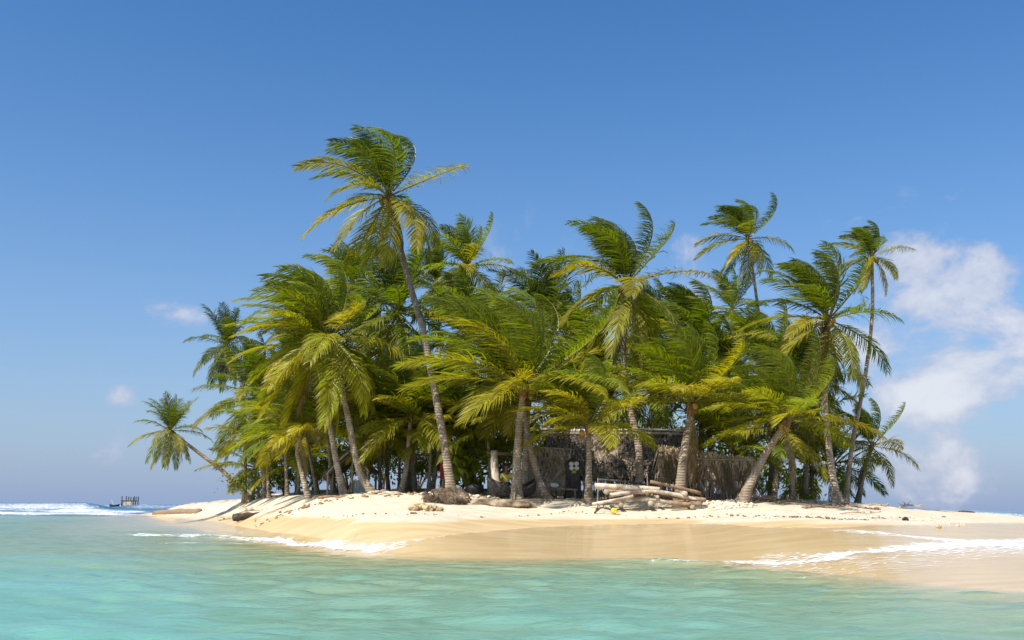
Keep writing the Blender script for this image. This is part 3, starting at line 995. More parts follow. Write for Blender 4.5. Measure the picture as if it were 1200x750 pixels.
# --- low palms and the trunks that show in the shade
for lab, b, Y, mids, cr, Rp, n, tn, rr, sd in (
    ('slim trunk palm in shade left of the pale trunk, low tuft', 317, 53, [(313, 550)], (308, 522), 58, 16, 'green', .09, 61),
    ('slim trunk palm in the shade at left, third from the leaning palm', 338, 50, [(335, 545)], (333, 510), 60, 16, 'green', .09, 62),
    ('thick dark trunk palm in shade between pale trunk and small hut', 393, 46, [(388, 548)], (384, 500), 66, 18, 'bright', .13, 63),
    ('straight tan trunk palm right of the small hut', 447, 45, [(445, 540)], (443, 498), 66, 16, 'green', .08, 64),
    ('thin grey trunk palm right of the straight tan one', 457, 46, [(453, 540)], (450, 492), 62, 16, 'green', .09, 65),
    ('grey trunk palm bent right just right of the low bright palm', 489, 43.5, [(484, 550)], (481, 515), 66, 14, 'bright', .10, 66),
    ('pale straight trunk palm close left of the tallest trunk', 503, 43, [(504, 545)], (505, 505), 70, 16, 'bright', .08, 67),
    ('leaning grey trunk palm crossing behind the pale straight trunk', 506, 44, [(511, 548)], (516, 512), 66, 14, 'green', .11, 68),
    ('slim palm behind the tallest trunk, right side, pale stem', 534, 45, [(531, 545)], (527, 500), 72, 18, 'bright', .08, 69),
    ('slim brown trunk palm left of the canoe', 576, 42.5, [(574, 550)], (571, 505), 72, 16, 'bright', .09, 70),
    ('low palm behind the right end of the stick fence', 862, 43, [(861, 560)], (860, 532), 64, 16, 'bright', .10, 71),
    ('dark trunk palm right of the leaning rubble palm', 908, 43, [(910, 550)], (912, 512), 66, 16, 'green', .12, 72),
    ('upright grey trunk palm further right behind the leaning rubble palm', 930, 43.5, [(929, 545)], (929, 505), 66, 16, 'green', .12, 73),
    ('young low palm with dark spreading fronds behind the right trunks', 951, 47, [(951, 570)], (951, 556), 62, 16, 'green', .10, 74),
    ('low young palm tucked at the right behind the broad palm trunk', 978, 49, [(978, 570)], (977, 548), 54, 16, 'green', .10, 75),
    ('low young palm at far left in shade behind the driftwood stump', 297, 58, [(298, 570)], (300, 552), 52, 18, 'green', .10, 76),
    ('low young palm in shade behind the second left trunk', 350, 52, [(350, 570)], (350, 548), 58, 16, 'green', .10, 77),
    ('low young palm in deep shade behind the small hut', 412, 52, [(412, 560)], (412, 528), 66, 16, 'green', .10, 78),
    ('low young palm right of the tan trunk in the deep shade', 468, 50, [(468, 565)], (468, 536), 62, 16, 'dark', .10, 79),
    ('low young palm behind the tub in the middle shade', 548, 47, [(548, 565)], (548, 530), 72, 18, 'bright', .10, 80),
    ('low young palm behind the pole rack', 590, 50, [(590, 560)], (590, 520), 70, 16, 'bright', .10, 81),
    ('low palm behind the grey thatched lean-to', 650, 47, [(650, 540)], (650, 488), 76, 18, 'green', .12, 82),
    ('low palm spreading over the right end of the hut', 835, 45.5, [(833, 550)], (832, 512), 72, 18, 'bright', .12, 83),
):
    palm(lab, b, Y, mids, cr, Rp, n, .35, tn, rr, 0 if b < 620 else 1, 0, sd, .3, low=-12 if b < 620 else -28, droop=.8, pairs=38, group='low palms in the shade of the grove')

# ------------------------------------------------------------------ shrubs and undergrowth
def shrub(label, px, Y, w, h, seed, n=900, leaf=.16, tone='bright', base_z=None):
    rs = np.random.default_rng(seed)
    x = (px - 600) * Y / FH
    z0 = ground(x, Y) - .05
    root = thing('shrub', label, 'shrub', (x, Y, z0), group='undergrowth shrubs')
    st = MB()
    tips = []
    for k in range(9):
        a = rs.uniform(0, 6.28); rr = rs.uniform(.1, 1) * w * .5
        e = np.array([math.cos(a) * rr, math.sin(a) * rr * .7, h * rs.uniform(.45, .95)])
        mid = e * .5 + np.array([0, 0, h * .12])
        st.tube(spline([np.array([rs.normal(0, .05), rs.normal(0, .05), 0]), mid, e], 6), np.linspace(.035, .01, 6), 5, False)
        tips.append(e); tips.append(mid)
    st.build('stem', M['brown_wood'], root)
    tips = np.array(tips)
    c = tips[rs.integers(0, len(tips), n)] + rs.normal(0, 1, (n, 3)) * np.array([w * .15, w * .13, h * .14])
    c[:, 2] = np.clip(c[:, 2], .05, None)
    ax = rs.normal(0, 1, (n, 3)) + np.array([0, 0, -.1]); ax /= np.linalg.norm(ax, axis=1)[:, None]
    up = rs.normal(0, .5, (n, 3)) + np.array([0, 0, 1.0])
    sd = np.cross(ax, up); sd /= np.linalg.norm(sd, axis=1)[:, None] + 1e-6
    nm = np.cross(sd, ax)
    l = leaf * rs.uniform(.6, 1.3, n)[:, None]; wd = l * .30
    v = np.stack([c, c + ax * l * .5 + sd * wd + nm * l * .05, c + ax * l - nm * l * .12, c + ax * l * .5 - sd * wd + nm * l * .05], 1).reshape(-1, 3)
    i = np.arange(n) * 4
    f = np.concatenate([np.stack([i, i + 1, i + 2], -1), np.stack([i, i + 2, i + 3], -1)])
    vr = np.repeat(rs.random(n), 4)
    o = mesh('leaves', v, f, M['bush'], root, attrs={'tip': np.tile([0, .4, .7, .4], n), 'leaf_var': vr})
    o['kind'] = 'stuff'
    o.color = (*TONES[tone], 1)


for lab, px_, Y_, w_, h_, sd_, nn_, lf_, tn_ in (
    ('leafy shrub at the left foot of the grove behind the driftwood stump', 305, 56, 3.2, 1.8, 1, 900, .2, 'green'),
    ('shrub in shade behind the second and third left trunks', 335, 58, 3.6, 2.6, 2, 1100, .22, 'green'),
    ('shrub in shade behind the pale trunk', 370, 57, 3.6, 3.0, 3, 1100, .22, 'green'),
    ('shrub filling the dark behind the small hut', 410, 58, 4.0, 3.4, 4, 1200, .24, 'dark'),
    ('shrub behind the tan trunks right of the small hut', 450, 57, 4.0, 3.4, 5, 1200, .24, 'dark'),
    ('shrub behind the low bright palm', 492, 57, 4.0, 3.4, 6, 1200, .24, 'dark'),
    ('big-leaved shrub right of the tallest trunk foot', 556, 42.5, 1.7, 1.9, 7, 170, .42, 'bright'),
    ('shrub behind the pole rack and the pale dead trunk', 585, 52, 3.6, 3.4, 8, 1100, .24, 'bright'),
    ('shrub in the dark between the central trunks and the lean-to', 630, 56, 4.0, 3.6, 9, 1100, .24, 'green'),
    ('shrub over the left end of the hut roof', 690, 56, 4.4, 4.2, 10, 1200, .24, 'green'),
    ('shrub behind the middle of the hut roof', 740, 57, 4.4, 4.4, 11, 1200, .24, 'green'),
    ('shrub behind the right end of the hut', 800, 56, 4.4, 4.4, 12, 1200, .24, 'green'),
    ('shrub behind the stick fence', 850, 52, 4.0, 3.6, 13, 1100, .24, 'bright'),
    ('shrub behind the leaning rubble palm', 900, 54, 4.0, 3.4, 14, 1100, .24, 'green'),
    ('shrub right behind the upright grey trunk', 938, 55, 3.0, 2.4, 15, 900, .22, 'green'),
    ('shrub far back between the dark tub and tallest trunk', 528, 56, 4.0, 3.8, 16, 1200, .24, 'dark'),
):
    shrub(lab, px_, Y_, w_, h_, sd_, nn_, lf_, tn_)

# ------------------------------------------------------------------ thatched hut and its neighbours
def gz(px, Y):
    x = (px - 600) * Y / FH
    return x, ground(x, Y)


def blades(p0, p1, down, n, length, width, rs, lift=.05, spread=.25, out=(0, -1, 0)):
    """ragged dry leaf blades hanging from the line p0-p1 along 'down'"""
    p0 = np.asarray(p0, float); p1 = np.asarray(p1, float)
    down = np.asarray(down, float); down /= np.linalg.norm(down)
    along = p1 - p0; along /= np.linalg.norm(along)
    nrm = np.cross(along, down); nrm /= np.linalg.norm(nrm)
    if np.dot(nrm, np.asarray(out, float)) < 0:
        nrm = -nrm
    t = rs.random(n)
    c = p0 + (p1 - p0) * t[:, None] + nrm * rs.uniform(.0, lift, n)[:, None] + down * rs.uniform(-.08, .08, n)[:, None]
    dirs = down + along * rs.normal(0, spread, n)[:, None] + nrm * rs.normal(.02, .07, n)[:, None]
    dirs /= np.linalg.norm(dirs, axis=1)[:, None]
    L = length * rs.uniform(.55, 1.2, n)
    w = width * rs.uniform(.5, 1.4, n)
    sd = np.cross(dirs, nrm + rs.normal(0, .35, (n, 3))); sd /= np.linalg.norm(sd, axis=1)[:, None]
    mid = c + dirs * (L * .55)[:, None] + nrm * rs.uniform(0, lift, n)[:, None]
    end = c + dirs * L[:, None] + np.array([0, 0, -1.]) * (L * .06)[:, None] + nrm * rs.uniform(-.01, lift, n)[:, None]
    v = np.stack([c - sd * (w * .4)[:, None], c + sd * (w * .4)[:, None], mid + sd * (w * .5)[:, None], mid - sd * (w * .5)[:, None], end], 1).reshape(-1, 3)
    i = np.arange(n) * 5
    return v, np.stack([i, i + 1, i + 2, i + 3], -1), np.stack([i + 3, i + 2, i + 4], -1)


def thatch_slope(root, ridge0, ridge1, eave0, eave1, courses, mat, rs, out, n=150, sag=.05):
    """one roof slope: overlapping courses of hanging leaf blades on a thin bed"""
    r0, r1, e0, e1 = [np.asarray(q, float) for q in (ridge0, ridge1, eave0, eave1)]
    bed = MB()
    o = np.asarray(out, float) * .04
    a = np.array([r0, r1, e1, e0])
    bed.add(np.concatenate([a - o, a - 2.2 * o]), [[0, 1, 2, 3], [7, 6, 5, 4], [0, 4, 5, 1], [1, 5, 6, 2], [2, 6, 7, 3], [3, 7, 4, 0]])
    bed.build('roof_bed', M['thatch_old'], root)
    down = (e0 - r0 + e1 - r1) / 2
    ln = np.linalg.norm(down)
    for k in range(courses):
        f = k / courses
        q0 = r0 + (e0 - r0) * f; q1 = r1 + (e1 - r1) * f
        v, q, t = blades(q0, q1, down, n, ln / courses * 1.9, .075, rs, .07, .22, out)
        c = mesh('thatch_course', v, [q, t], mat, root)
        c['kind'] = 'stuff'


rs = np.random.default_rng(77)
# --- main hut
Yh = 43.0
x0, g0 = gz(640, Yh)
xa, xb = 1.55, 7.55                      # left and right gable
g0 = min(ground(xa, 42), ground(xb, 42), ground(4, 43)) - .05
hut = thing('thatched_hut', 'long low hut with dark thatched roof behind the log pile', 'hut', ((xa + xb) / 2, Yh + .6, g0))
hx, hy = (xa + xb) / 2, Yh + .6
w = (xb - xa) / 2
ridge_h, eave_h, run = 3.0, 1.0, 2.3
thatch_slope(hut, (-w, 0, ridge_h), (w, 0, ridge_h), (-w - .1, -run, eave_h), (w + .1, -run, eave_h), 7, M['thatch_old'], rs, (0, -.66, .75), 230)
thatch_slope(hut, (-w, 0, ridge_h), (w, 0, ridge_h), (-w - .1, run, eave_h), (w + .1, run, eave_h), 4, M['thatch_old'], rs, (0, .66, .75), 120)
for z, y, rr in ((ridge_h + .10, -.06, .055), (ridge_h - .07, -.28, .06)):
    mb = MB(); mb.tube(spline([(-w - .25, y, z), (-1, y, z - .04), (1.2, y, z + .01), (w + .15, y, z - .03)], 9), rr, 8, True, .1, 3)
    mb.build('ridge_pole', M['driftwood'], hut, smooth=True)
mb = MB(); mb.box((-1.1, -.18, ridge_h + .015), (.62, .26, .03)); mb.box((-1.75, -.17, ridge_h + .01), (.5, .22, .03))
mb.build('ridge_cover', M['white'], hut)
for k in range(6):                        # rafters showing along the ridge
    x = -w + .4 + k * (2 * w - .8) / 5
    mb = MB(); mb.tube([(x, .2, ridge_h + .03), (x + .03, -run - .12, eave_h - .08)], .03, 6)
    mb.build('rafter', M['stick'], hut)
for sx in (-w + .15, -1.0, 1.0, w - .15):
    for sy in (-run + .25, run - .25):
        mb = MB(); mb.tube([(sx, sy, -.4), (sx + .03, sy, eave_h + .25)], .06, 7)
        mb.build('post', M['stick'], hut)
k = 0
x = -w + .1
stick_mb = MB(); stick_mb.tube([(0, 0, 0), (.015, .01, .55), (0, 0, 1.15)], [.026, .024, .018], 6, True, .2, 5)
proto = None
while x < w:                              # wall of upright sticks under the eave
    if proto is None:
        proto = stick_mb.build('wall_stick', M['stick'], hut); o = proto
    else:
        o = proto.copy(); COL.objects.link(o)
    o.location = (x, -run + .38 + rs.normal(0, .02), -.05)
    o.rotation_euler = (rs.normal(0, .04), rs.normal(0, .06), rs.uniform(0, 6))
    x += rs.uniform(.06, .13)

# --- grey lean-to left of it
lx, ly = gz(646, 41.0)[0], 41.0
lg = ground(lx, ly) - .05
lean = thing('thatched_lean_to', 'steep grey thatched lean-to right of the central trunks', 'hut', (lx, ly, lg))
thatch_slope(lean, (-.75, .95, 2.15), (.75, .95, 2.05), (-1.0, -.15, .5), (1.0, -.15, .45), 6, M['thatch'], rs, (0, -.8, .6), 110)
thatch_slope(lean, (-.75, .95, 2.15), (.75, .95, 2.05), (-1.0, 2.0, .6), (1.0, 2.0, .6), 3, M['thatch'], rs, (0, .8, .6), 60)
mb = MB(); mb.tube([(-.95, .95, 2.2), (.95, .93, 2.1)], .04, 7); mb.build('ridge_pole', M['stick'], lean)
for sx, sy in ((-.85, 0), (.85, 0), (-.85, 1.85), (.85, 1.85)):
    mb = MB(); mb.tube([(sx, sy, -.3), (sx, sy, .75)], .045, 6); mb.build('post', M['stick'], lean)
for k, (xx, tilt) in enumerate(((-.55, .3), (.1, -.2), (.5, .5))):
    mb = MB(); mb.tube([(xx, -.3, .55), (xx + tilt * .8, .82, 2.05)], .025, 6); mb.build('weighting_pole', M['driftwood'], lean)
mb = MB(); mb.tube(spline([(-.1, -.55, -.05), (.45, -.45, .62), (.95, -.35, 1.25)], 8), [.06] * 8, 7, True, .1, 2)
tag(mb.build('leaning_pole', M['driftwood'], None, (lx - .45, ly - .2, lg), True), 'grey pole slanting up against the grey lean-to', 'pole')

# --- screen of sticks and dry fronds right of the hut
sx0 = gz(772, 41.0)[0]; sx1 = gz(884, 41.0)[0]
sY = 40.6
sg = min(ground(sx0, sY), ground(sx1, sY), ground((sx0 + sx1) / 2, sY)) - .05
fence = thing('stick_fence', 'brown fence of upright sticks and dry fronds right of the hut', 'fence', ((sx0 + sx1) / 2, sY, sg))
fw = (sx1 - sx0) / 2
for z in (.95, 1.75):
    mb = MB(); mb.tube(spline([(-fw, -.24, z + .08), (0, -.26, z), (fw, -.24, z - .02)], 7), .03, 6, True, .15, 4)
    mb.build('rail', M['stick'], fence, smooth=True)
x = -fw
smb = MB(); smb.tube(spline([(0, 0, 0), (.03, .01, .8), (-.02, 0, 1.5), (.01, 0, 2.1)], 7), [.03, .03, .028, .026, .024, .02, .016], 6, True, .2, 9)
proto = None
while x < fw:
    if proto is None:
        proto = smb.build('fence_stick', M['stick'], fence); o = proto
    else:
        o = proto.copy(); COL.objects.link(o)
    f = (x + fw) / (2 * fw)
    o.location = (x, rs.normal(0, .03), -.05)
    o.scale = (1, 1, (1.12 - .34 * f) * rs.uniform(.85, 1.06))
    o.rotation_euler = (rs.normal(.02, .04), rs.normal(0, .10), rs.uniform(0, 6))
    x += rs.uniform(.07, .15)
for k in range(5):                        # crossed bracing
    xx = rs.uniform(-fw, fw * .7)
    mb = MB(); mb.tube([(xx, -.09, .0), (xx + rs.uniform(.5, 1.0) * rs.choice([-1, 1]), -.11, rs.uniform(1.2, 1.8))], .018, 6)
    mb.build('brace', M['stick'], fence)
for k, (z0, ln, nn) in enumerate(((2.15, 1.1, 240), (1.75, .9, 170), (1.2, 1.0, 90))):
    v, q, t = blades((-fw, -.08 - .03 * k, z0 + .12), (fw, -.08 - .03 * k, z0 - .38), (0, 0, -1), nn, ln, .05, rs, .10, .30)
    o = mesh('dry_leaf_cladding', v, [q, t], M['thatch'], fence); o['kind'] = 'stuff'
for k in range(16):                       # dry fronds slung over the fence
    xx = -fw + (k + .5) * 2 * fw / 16 + rs.normal(0, .08)
    f = (xx + fw) / (2 * fw)
    az = rs.uniform(0, 6.28)
    v, fc, tip, var = frond_mesh(rs.uniform(1.3, 1.9), (rs.normal(0, .35), -.35, -1), 1.2, .1, rs, 22, .38, True)
    o = mesh('dry_frond', v, fc, M['frond'], fence, (xx, -.16, 2.25 - .5 * f + rs.normal(0, .08)), False, {'tip': tip, 'leaf_var': var})
    o.color = (*lerp(TONES['dead'], TONES['grey'], rs.random()), 1)

# --- small open hut at the left
sx, sy = gz(411, 44.0)[0], 44.0
sg = ground(sx, sy) - .05
small = thing('open_hut', 'small open gabled hut with thatch roof and pale boards behind left trunks', 'hut', (sx, sy, sg))
apex, eL, eR = (0, 0, 1.88), (-.98, 0, .92), (.86, 0, 1.05)
for e, out in ((eL, (-.7, 0, .7)), (eR, (.7, 0, .7))):
    a0 = np.array(apex); e0 = np.array(e)
    thatch_slope(small, a0 + (0, -.25, 0), a0 + (0, 2.4, 0), e0 + (0, -.3, 0), e0 + (0, 2.4, 0), 4, M['thatch'], rs, out, 90)
    mb = MB(); mb.tube(spline([a0 + (0, -.33, .06), (a0 + e0) / 2 + (0, -.36, .10), e0 + (0, -.36, -.03)], 7), .045, 7, True, .1, 3)
    mb.build('barge_pole', M['driftwood'], small, smooth=True)
for p0, p1, rr in (((-.92, -.25, -.3), (-.94, -.25, .98), .05), ((.12, -.2, -.3), (.1, -.2, 1.75), .035), ((.82, -.2, -.3), (.82, -.2, 1.1), .05),
                   ((-.92, 2.2, -.3), (-.92, 2.2, .95), .05), ((.82, 2.2, -.3), (.82, 2.2, 1.1), .05), ((-.74, -.1, -.3), (-.75, -.1, 1.1), .035)):
    mb = MB(); mb.tube([p0, p1], rr, 7, True, .1, 1); mb.build('post', M['driftwood'], small, smooth=True)
for k in range(7):
    mb = MB(); mb.box((.2 + k * .096, -.12 + .004 * (k % 2), .36), (.088, .025, .62 + .02 * (k % 3)))
    mb.build('board', M['plank'], small)
mb = MB(); mb.box((.48, -.16, .03), (.72, .03, .07)); mb.build('bottom_rail', M['wood_dark'], small)

# --- pole rack and bleached dead trunk by the canoe
rx, ry = gz(574, 42)[0], 42.0
rg = ground(rx, ry)
rack = thing('pole_rack', 'crude pole rack with one crossbar behind the canoe', 'rack', (rx, ry, rg))
zc = at(588, 532, ry).z - rg
wid = (606 - 571) * ry / FH
for xx in (.18, wid - .05):
    mb = MB(); mb.tube([(xx, 0, -.2), (xx + .02, 0, zc + .1)], .05, 7, True, .1, 2); mb.build('post', M['brown_wood'], rack, smooth=True)
mb = MB(); mb.tube([(-.1, -.08, zc + .06), (wid + .1, -.06, zc - .05)], .075, 8, True, .12, 2); mb.build('crossbar', M['brown_wood'], rack, smooth=True)
px_, Y_ = 582, 41.2
x_, z_ = gz(px_, Y_)
mb = MB()
hh = at(580, 528, Y_).z - z_
mb.tube(spline([(.12, 0, -.2), (.02, 0, hh * .35), (-.05, 0, hh * .7), (-.07, 0, hh)], 14), np.linspace(.26, .13, 14), 9, True, .22, 8)
tag(mb.build('dead_trunk', M['driftwood'], None, (x_, Y_, z_), True), 'bleached white dead tree trunk behind the canoe bow', 'dead tree')

# --- dark stump with four white floats hung on it
px_, Y_ = 673, 39.6
x_, z_ = gz(px_, Y_)
hh = at(673, 537, Y_).z - z_
mb = MB()
mb.tube(spline([(0, 0, -.2), (.02, 0, hh * .4), (-.02, 0, hh * .8), (0, 0, hh)], 12), [.42, .38, .33, .30, .28, .28, .29, .30, .30, .27, .2, .08], 12, True, .25, 4)
tag(mb.build('tree_stump', M['wood_dark'], None, (x_, Y_, z_), True), 'dark shaggy stump behind the straight front palm', 'stump')
for lab, qx, qy in (('upper left of four white floats on the dark stump', 669.6, 543.6), ('upper right of four white floats on the dark stump', 675.6, 543.4),
                    ('lower left of four white floats on the dark stump', 669.8, 548.6), ('lower right of four white floats on the dark stump', 675.8, 548.8)):
    p = at(qx, qy, Y_ - .36)
    fl = thing('float', lab, 'float', p, group='white floats on the stump')
    mesh('ball', IV2 * np.array([.095, .075, .09]), IF2, M['white'], fl, (0, 0, 0), True)
    mb = MB(); mb.tube([(0, .02, .08), (0, .06, .13)], .02, 6); mb.build('cap', M['tub'], fl)
p = at(672.6, 553.2, Y_ - .34)
o = mesh('green_coconut', IV2 * np.array([.10, .09, .075]), IF2, M['green_float'], None, p, True)
tag(o, 'yellow-green husk hanging under the four white floats', 'coconut')
px_, Y_ = 655, 39.0
x_, z_ = gz(651.5, Y_)
v = IV3 * np.array([.16, .10, .10]); v = v * (1 + .35 * (vnoise(IV3[:, 0] * 3 + 5, IV3[:, 1] * 3 + IV3[:, 2] * 4) - .5))[:, None]
tag(mesh('white_bundle', v, IF3, M['white'], None, (x_, Y_, z_ + .52), False), 'small white bundle on the rail beside the grey lean-to', 'bundle')
mb = MB(); mb.tube([(-.5, .06, .40), (.9, .06, .36)], .035, 7); mb.tube([(-.4, .06, -.3), (-.4, .06, .41)], .035, 7); mb.tube([(.8, .06, -.3), (.8, .06, .38)], .035, 7)
tag(mb.build('low_rail', M['brown_wood'], None, (x_, Y_, z_)), 'low wooden rail under the white bundle by the lean-to', 'rail')

# ------------------------------------------------------------------ canoe
bow = np.array(at(571, 574, 37.4)); stern = np.array(at(628, 577, 39.9))
mid = (bow + stern) / 2
cz = ground(mid[0], mid[1])
ang = math.atan2(stern[1] - bow[1], stern[0] - bow[0])
Lc = np.linalg.norm((stern - bow)[:2])
canoe = thing('dugout_canoe', 'dark wooden dugout canoe drawn up beside the big central palm', 'canoe', (mid[0], mid[1], cz + .02), ang)
n = 15
u = np.linspace(-1, 1, n)
V = []; Q = []
prof = 9
for i, t in enumerate(u):
    half = .33 * (1 - abs(t) ** 2.6) + .012
    sheer = .42 + .38 * abs(t) ** 2.6
    keel = .30 * abs(t) ** 4
    for s_, thick in ((1, 0), (0, 1)):
        for k in range(prof):
            a = math.pi * k / (prof - 1)
            h2 = max(.004, half - .035 * thick)
            yy = -math.cos(a) * h2
            zz = sheer - (sheer - keel - .05 * thick) * math.sin(a) ** .7
            V.append((t * (Lc / 2) * (1 - .02 * thick), yy, zz))
row = 2 * prof
for i in range(n - 1):
    for k in range(prof - 1):
        a = i * row + k; b = a + row
        Q.append((a, a + 1, b + 1, b))
        a += prof; b += prof
        Q.append((a, b, b + 1, a + 1))
    for e in (0, prof - 1):
        a = i * row + e; b = a + row
        Q.append((a, b, b + prof, a + prof))
for i in (0, n - 1):
    for k in range(prof - 1):
        a = i * row + k
        Q.append((a, a + prof, a + prof + 1, a + 1))
mesh('hull', V, np.array(Q), M['canoe'], canoe, smooth=True)
for t in (-.35, .35):
    mb = MB(); mb.box((t * Lc / 2, 0, .36), (.16, .56, .03)); mb.build('thwart', M['brown_wood'], canoe)
# prop posts holding the canoe upright
x_, z_ = gz(604, 37.3)
mb = MB(); mb.tube([(0, 0, -.2), (.02, .02, .45)], .035, 7, True, .2, 3)
tag(mb.build('short_stake', M['stick'], None, (x_, 37.3, z_), True), 'short grey stake in the sand at the canoe side', 'stake')

# --- tub
x_, z_ = gz(558, 41.0)
prof_ = [(0, .02), (.26, 0), (.33, .10), (.36, .35), (.35, .52), (.32, .52), (.30, .3), (0, .15)]
V = []; Q = []
for k in range(16):
    a = k * 2 * math.pi / 16
    V += [(math.cos(a) * r_, math.sin(a) * r_, z) for r_, z in prof_]
for k in range(16):
    for j in range(len(prof_) - 1):
        a = k * 8 + j; b = ((k + 1) % 16) * 8 + j
        Q.append((a, b, b + 1, a + 1))
tag(mesh('tub', V, np.array(Q), M['tub'], None, (x_, 41.0, z_ - .02), True), 'black round tub in the shade left of the canoe', 'tub')
# --- red cloth on a peg behind the tallest trunk
x_, z_ = gz(520, 41.8)
cl = thing('hanging_cloth', 'dark red cloth hung on a pole beside the tallest trunk', 'cloth', (x_, 41.8, z_))
mb = MB(); mb.tube([(0, .05, -.2), (.01, .05, 1.35)], .03, 6); mb.build('pole', M['stick'], cl)
gx, gy_ = np.meshgrid(np.linspace(-.13, .17, 9), np.linspace(0, .62, 9))
V = np.stack([gx * (1 - .2 * gy_), -.02 + .03 * np.sin(gx * 40 + gy_ * 3), 1.28 - gy_], -1).reshape(-1, 3)
ii = np.arange(81).reshape(9, 9)
mesh('fabric', V, np.stack([ii[:-1, :-1], ii[:-1, 1:], ii[1:, 1:], ii[1:, :-1]], -1).reshape(-1, 4), M['red_cloth'], cl, smooth=True)

# ------------------------------------------------------------------ person seated behind the canoe
def skin_body(name, verts, edges, radii, mat, parent, root_i=0, sub=2):
    me = bpy.data.meshes.new(name)
    me.from_pydata(verts, edges, [])
    o = bpy.data.objects.new(name, me)
    COL.objects.link(o)
    sk = o.modifiers.new('skin', 'SKIN'); sk.use_smooth_shade = True
    for i, r_ in enumerate(radii):
        d_ = me.skin_vertices[0].data[i]
        d_.radius = r_ if isinstance(r_, tuple) else (r_, r_)
        d_.use_root = i == root_i
    ss = o.modifiers.new('sub', 'SUBSURF'); ss.levels = sub; ss.render_levels = sub
    me.materials.append(mat)
    o.parent = parent
    return o


Yp = 40.6
xp, zp = gz(594.5, Yp)
person = thing('person', 'person in yellow shirt and dark shorts sitting behind the canoe', 'person', (xp, Yp, zp), R(25))
seat_h = .42
vv = [(0, 0, seat_h + .12), (0, .02, seat_h + .30), (0, .0, seat_h + .48), (0, -.02, seat_h + .60), (0, -.04, seat_h + .70), (0, -.06, seat_h + .80), (0, -.07, seat_h + .90)]
rad = [(.15, .12), (.135, .10), (.15, .10), (.075, .06), (.052, .052), (.082, .095), (.07, .085)]
ed = [(0, 1), (1, 2), (2, 3), (3, 4), (4, 5), (5, 6)]
for sgn in (-1, 1):
    b_ = len(vv)
    vv += [(sgn * .17, .0, seat_h + .53), (sgn * .23, -.06, seat_h + .27), (sgn * .16, -.28, seat_h + .17), (sgn * .12, -.36, seat_h + .15)]
    rad += [.062, .048, .036, .03]
    ed += [(2, b_), (b_, b_ + 1), (b_ + 1, b_ + 2), (b_ + 2, b_ + 3)]
    for f_ in range(5):                  # fingers resting on the knee
        q_ = len(vv)
        off = (f_ - 2) * .017
        ln_ = (.045, .07, .078, .07, .055)[f_]
        vv += [(sgn * .12 + off, -.40 if f_ else -.37, seat_h + .145), (sgn * .12 + off * 1.2 - (sgn * .03 if f_ == 0 else 0), -.40 - ln_, seat_h + .11)]
        rad += [.0095, .008]
        ed += [(b_ + 3, q_), (q_, q_ + 1)]
    b_ = len(vv)
    vv += [(sgn * .10, -.05, seat_h + .09), (sgn * .16, -.42, seat_h + .08), (sgn * .15, -.38, .22), (sgn * .15, -.36, .06), (sgn * .16, -.55, .03)]
    rad += [.095, .065, .055, .038, (.045, .03)]
    ed += [(0, b_), (b_, b_ + 1), (b_ + 1, b_ + 2), (b_ + 2, b_ + 3), (b_ + 3, b_ + 4)]
skin_body('body', vv, ed, rad, M['skin'], person)
tv = [(0, 0, seat_h + .10), (0, .02, seat_h + .30), (0, 0, seat_h + .50)]
tr_ = [(.175, .14), (.16, .125), (.17, .12)]
te = [(0, 1), (1, 2)]
for sgn in (-1, 1):
    b_ = len(tv)
    tv += [(sgn * .18, -.0, seat_h + .53), (sgn * .225, -.04, seat_h + .36)]
    tr_ += [.078, .068]; te += [(2, b_), (b_, b_ + 1)]
skin_body('shirt', tv, te, tr_, M['yellow_cloth'], person)
tv = [(0, 0, seat_h + .09)]; tr_ = [(.17, .135)]; te = []
for sgn in (-1, 1):
    b_ = len(tv)
    tv += [(sgn * .10, -.06, seat_h + .09), (sgn * .145, -.34, seat_h + .085)]
    tr_ += [.112, .09]; te += [(0, b_), (b_, b_ + 1)]
skin_body('shorts', tv, te, tr_, M['shorts'], person)
hv = IV3 * np.array([.098, .112, .098]); hv = hv[:, :]
keep = (IV3[:, 2] > .05) | (IV3[:, 1] > .25)
fk = IF3[keep[IF3].all(1)]
mesh('hair', hv, fk, M['hair'], person, (0, -.06, seat_h + .885), True)
mb = MB(); mb.tube([(0, -.155, seat_h + .87), (0, -.178, seat_h + .835)], [.012, .016], 6); mb.build('nose', M['skin'], person, smooth=True)
for sgn in (-1, 1):
    mesh('eye', IV2 * .012, IF2, M['hair'], person, (sgn * .033, -.150, seat_h + .88), True)
    mesh('ear', IV2 * np.array([.012, .02, .03]), IF2, M['skin'], person, (sgn * .088, -.055, seat_h + .86), True)
mb = MB(); mb.tube([(-.022, -.152, seat_h + .808), (.022, -.152, seat_h + .808)], .005, 6); mb.build('mouth', M['hair'], person)
mb = MB(); mb.tube([(-.45, 0, .0), (.5, .02, .02)], .20, 10, True, .1, 5)
tag(mb.build('seat_log', M['brown_wood'], None, (xp, Yp + .05, zp + .18), True), 'thick log the yellow-shirted person sits on', 'log')

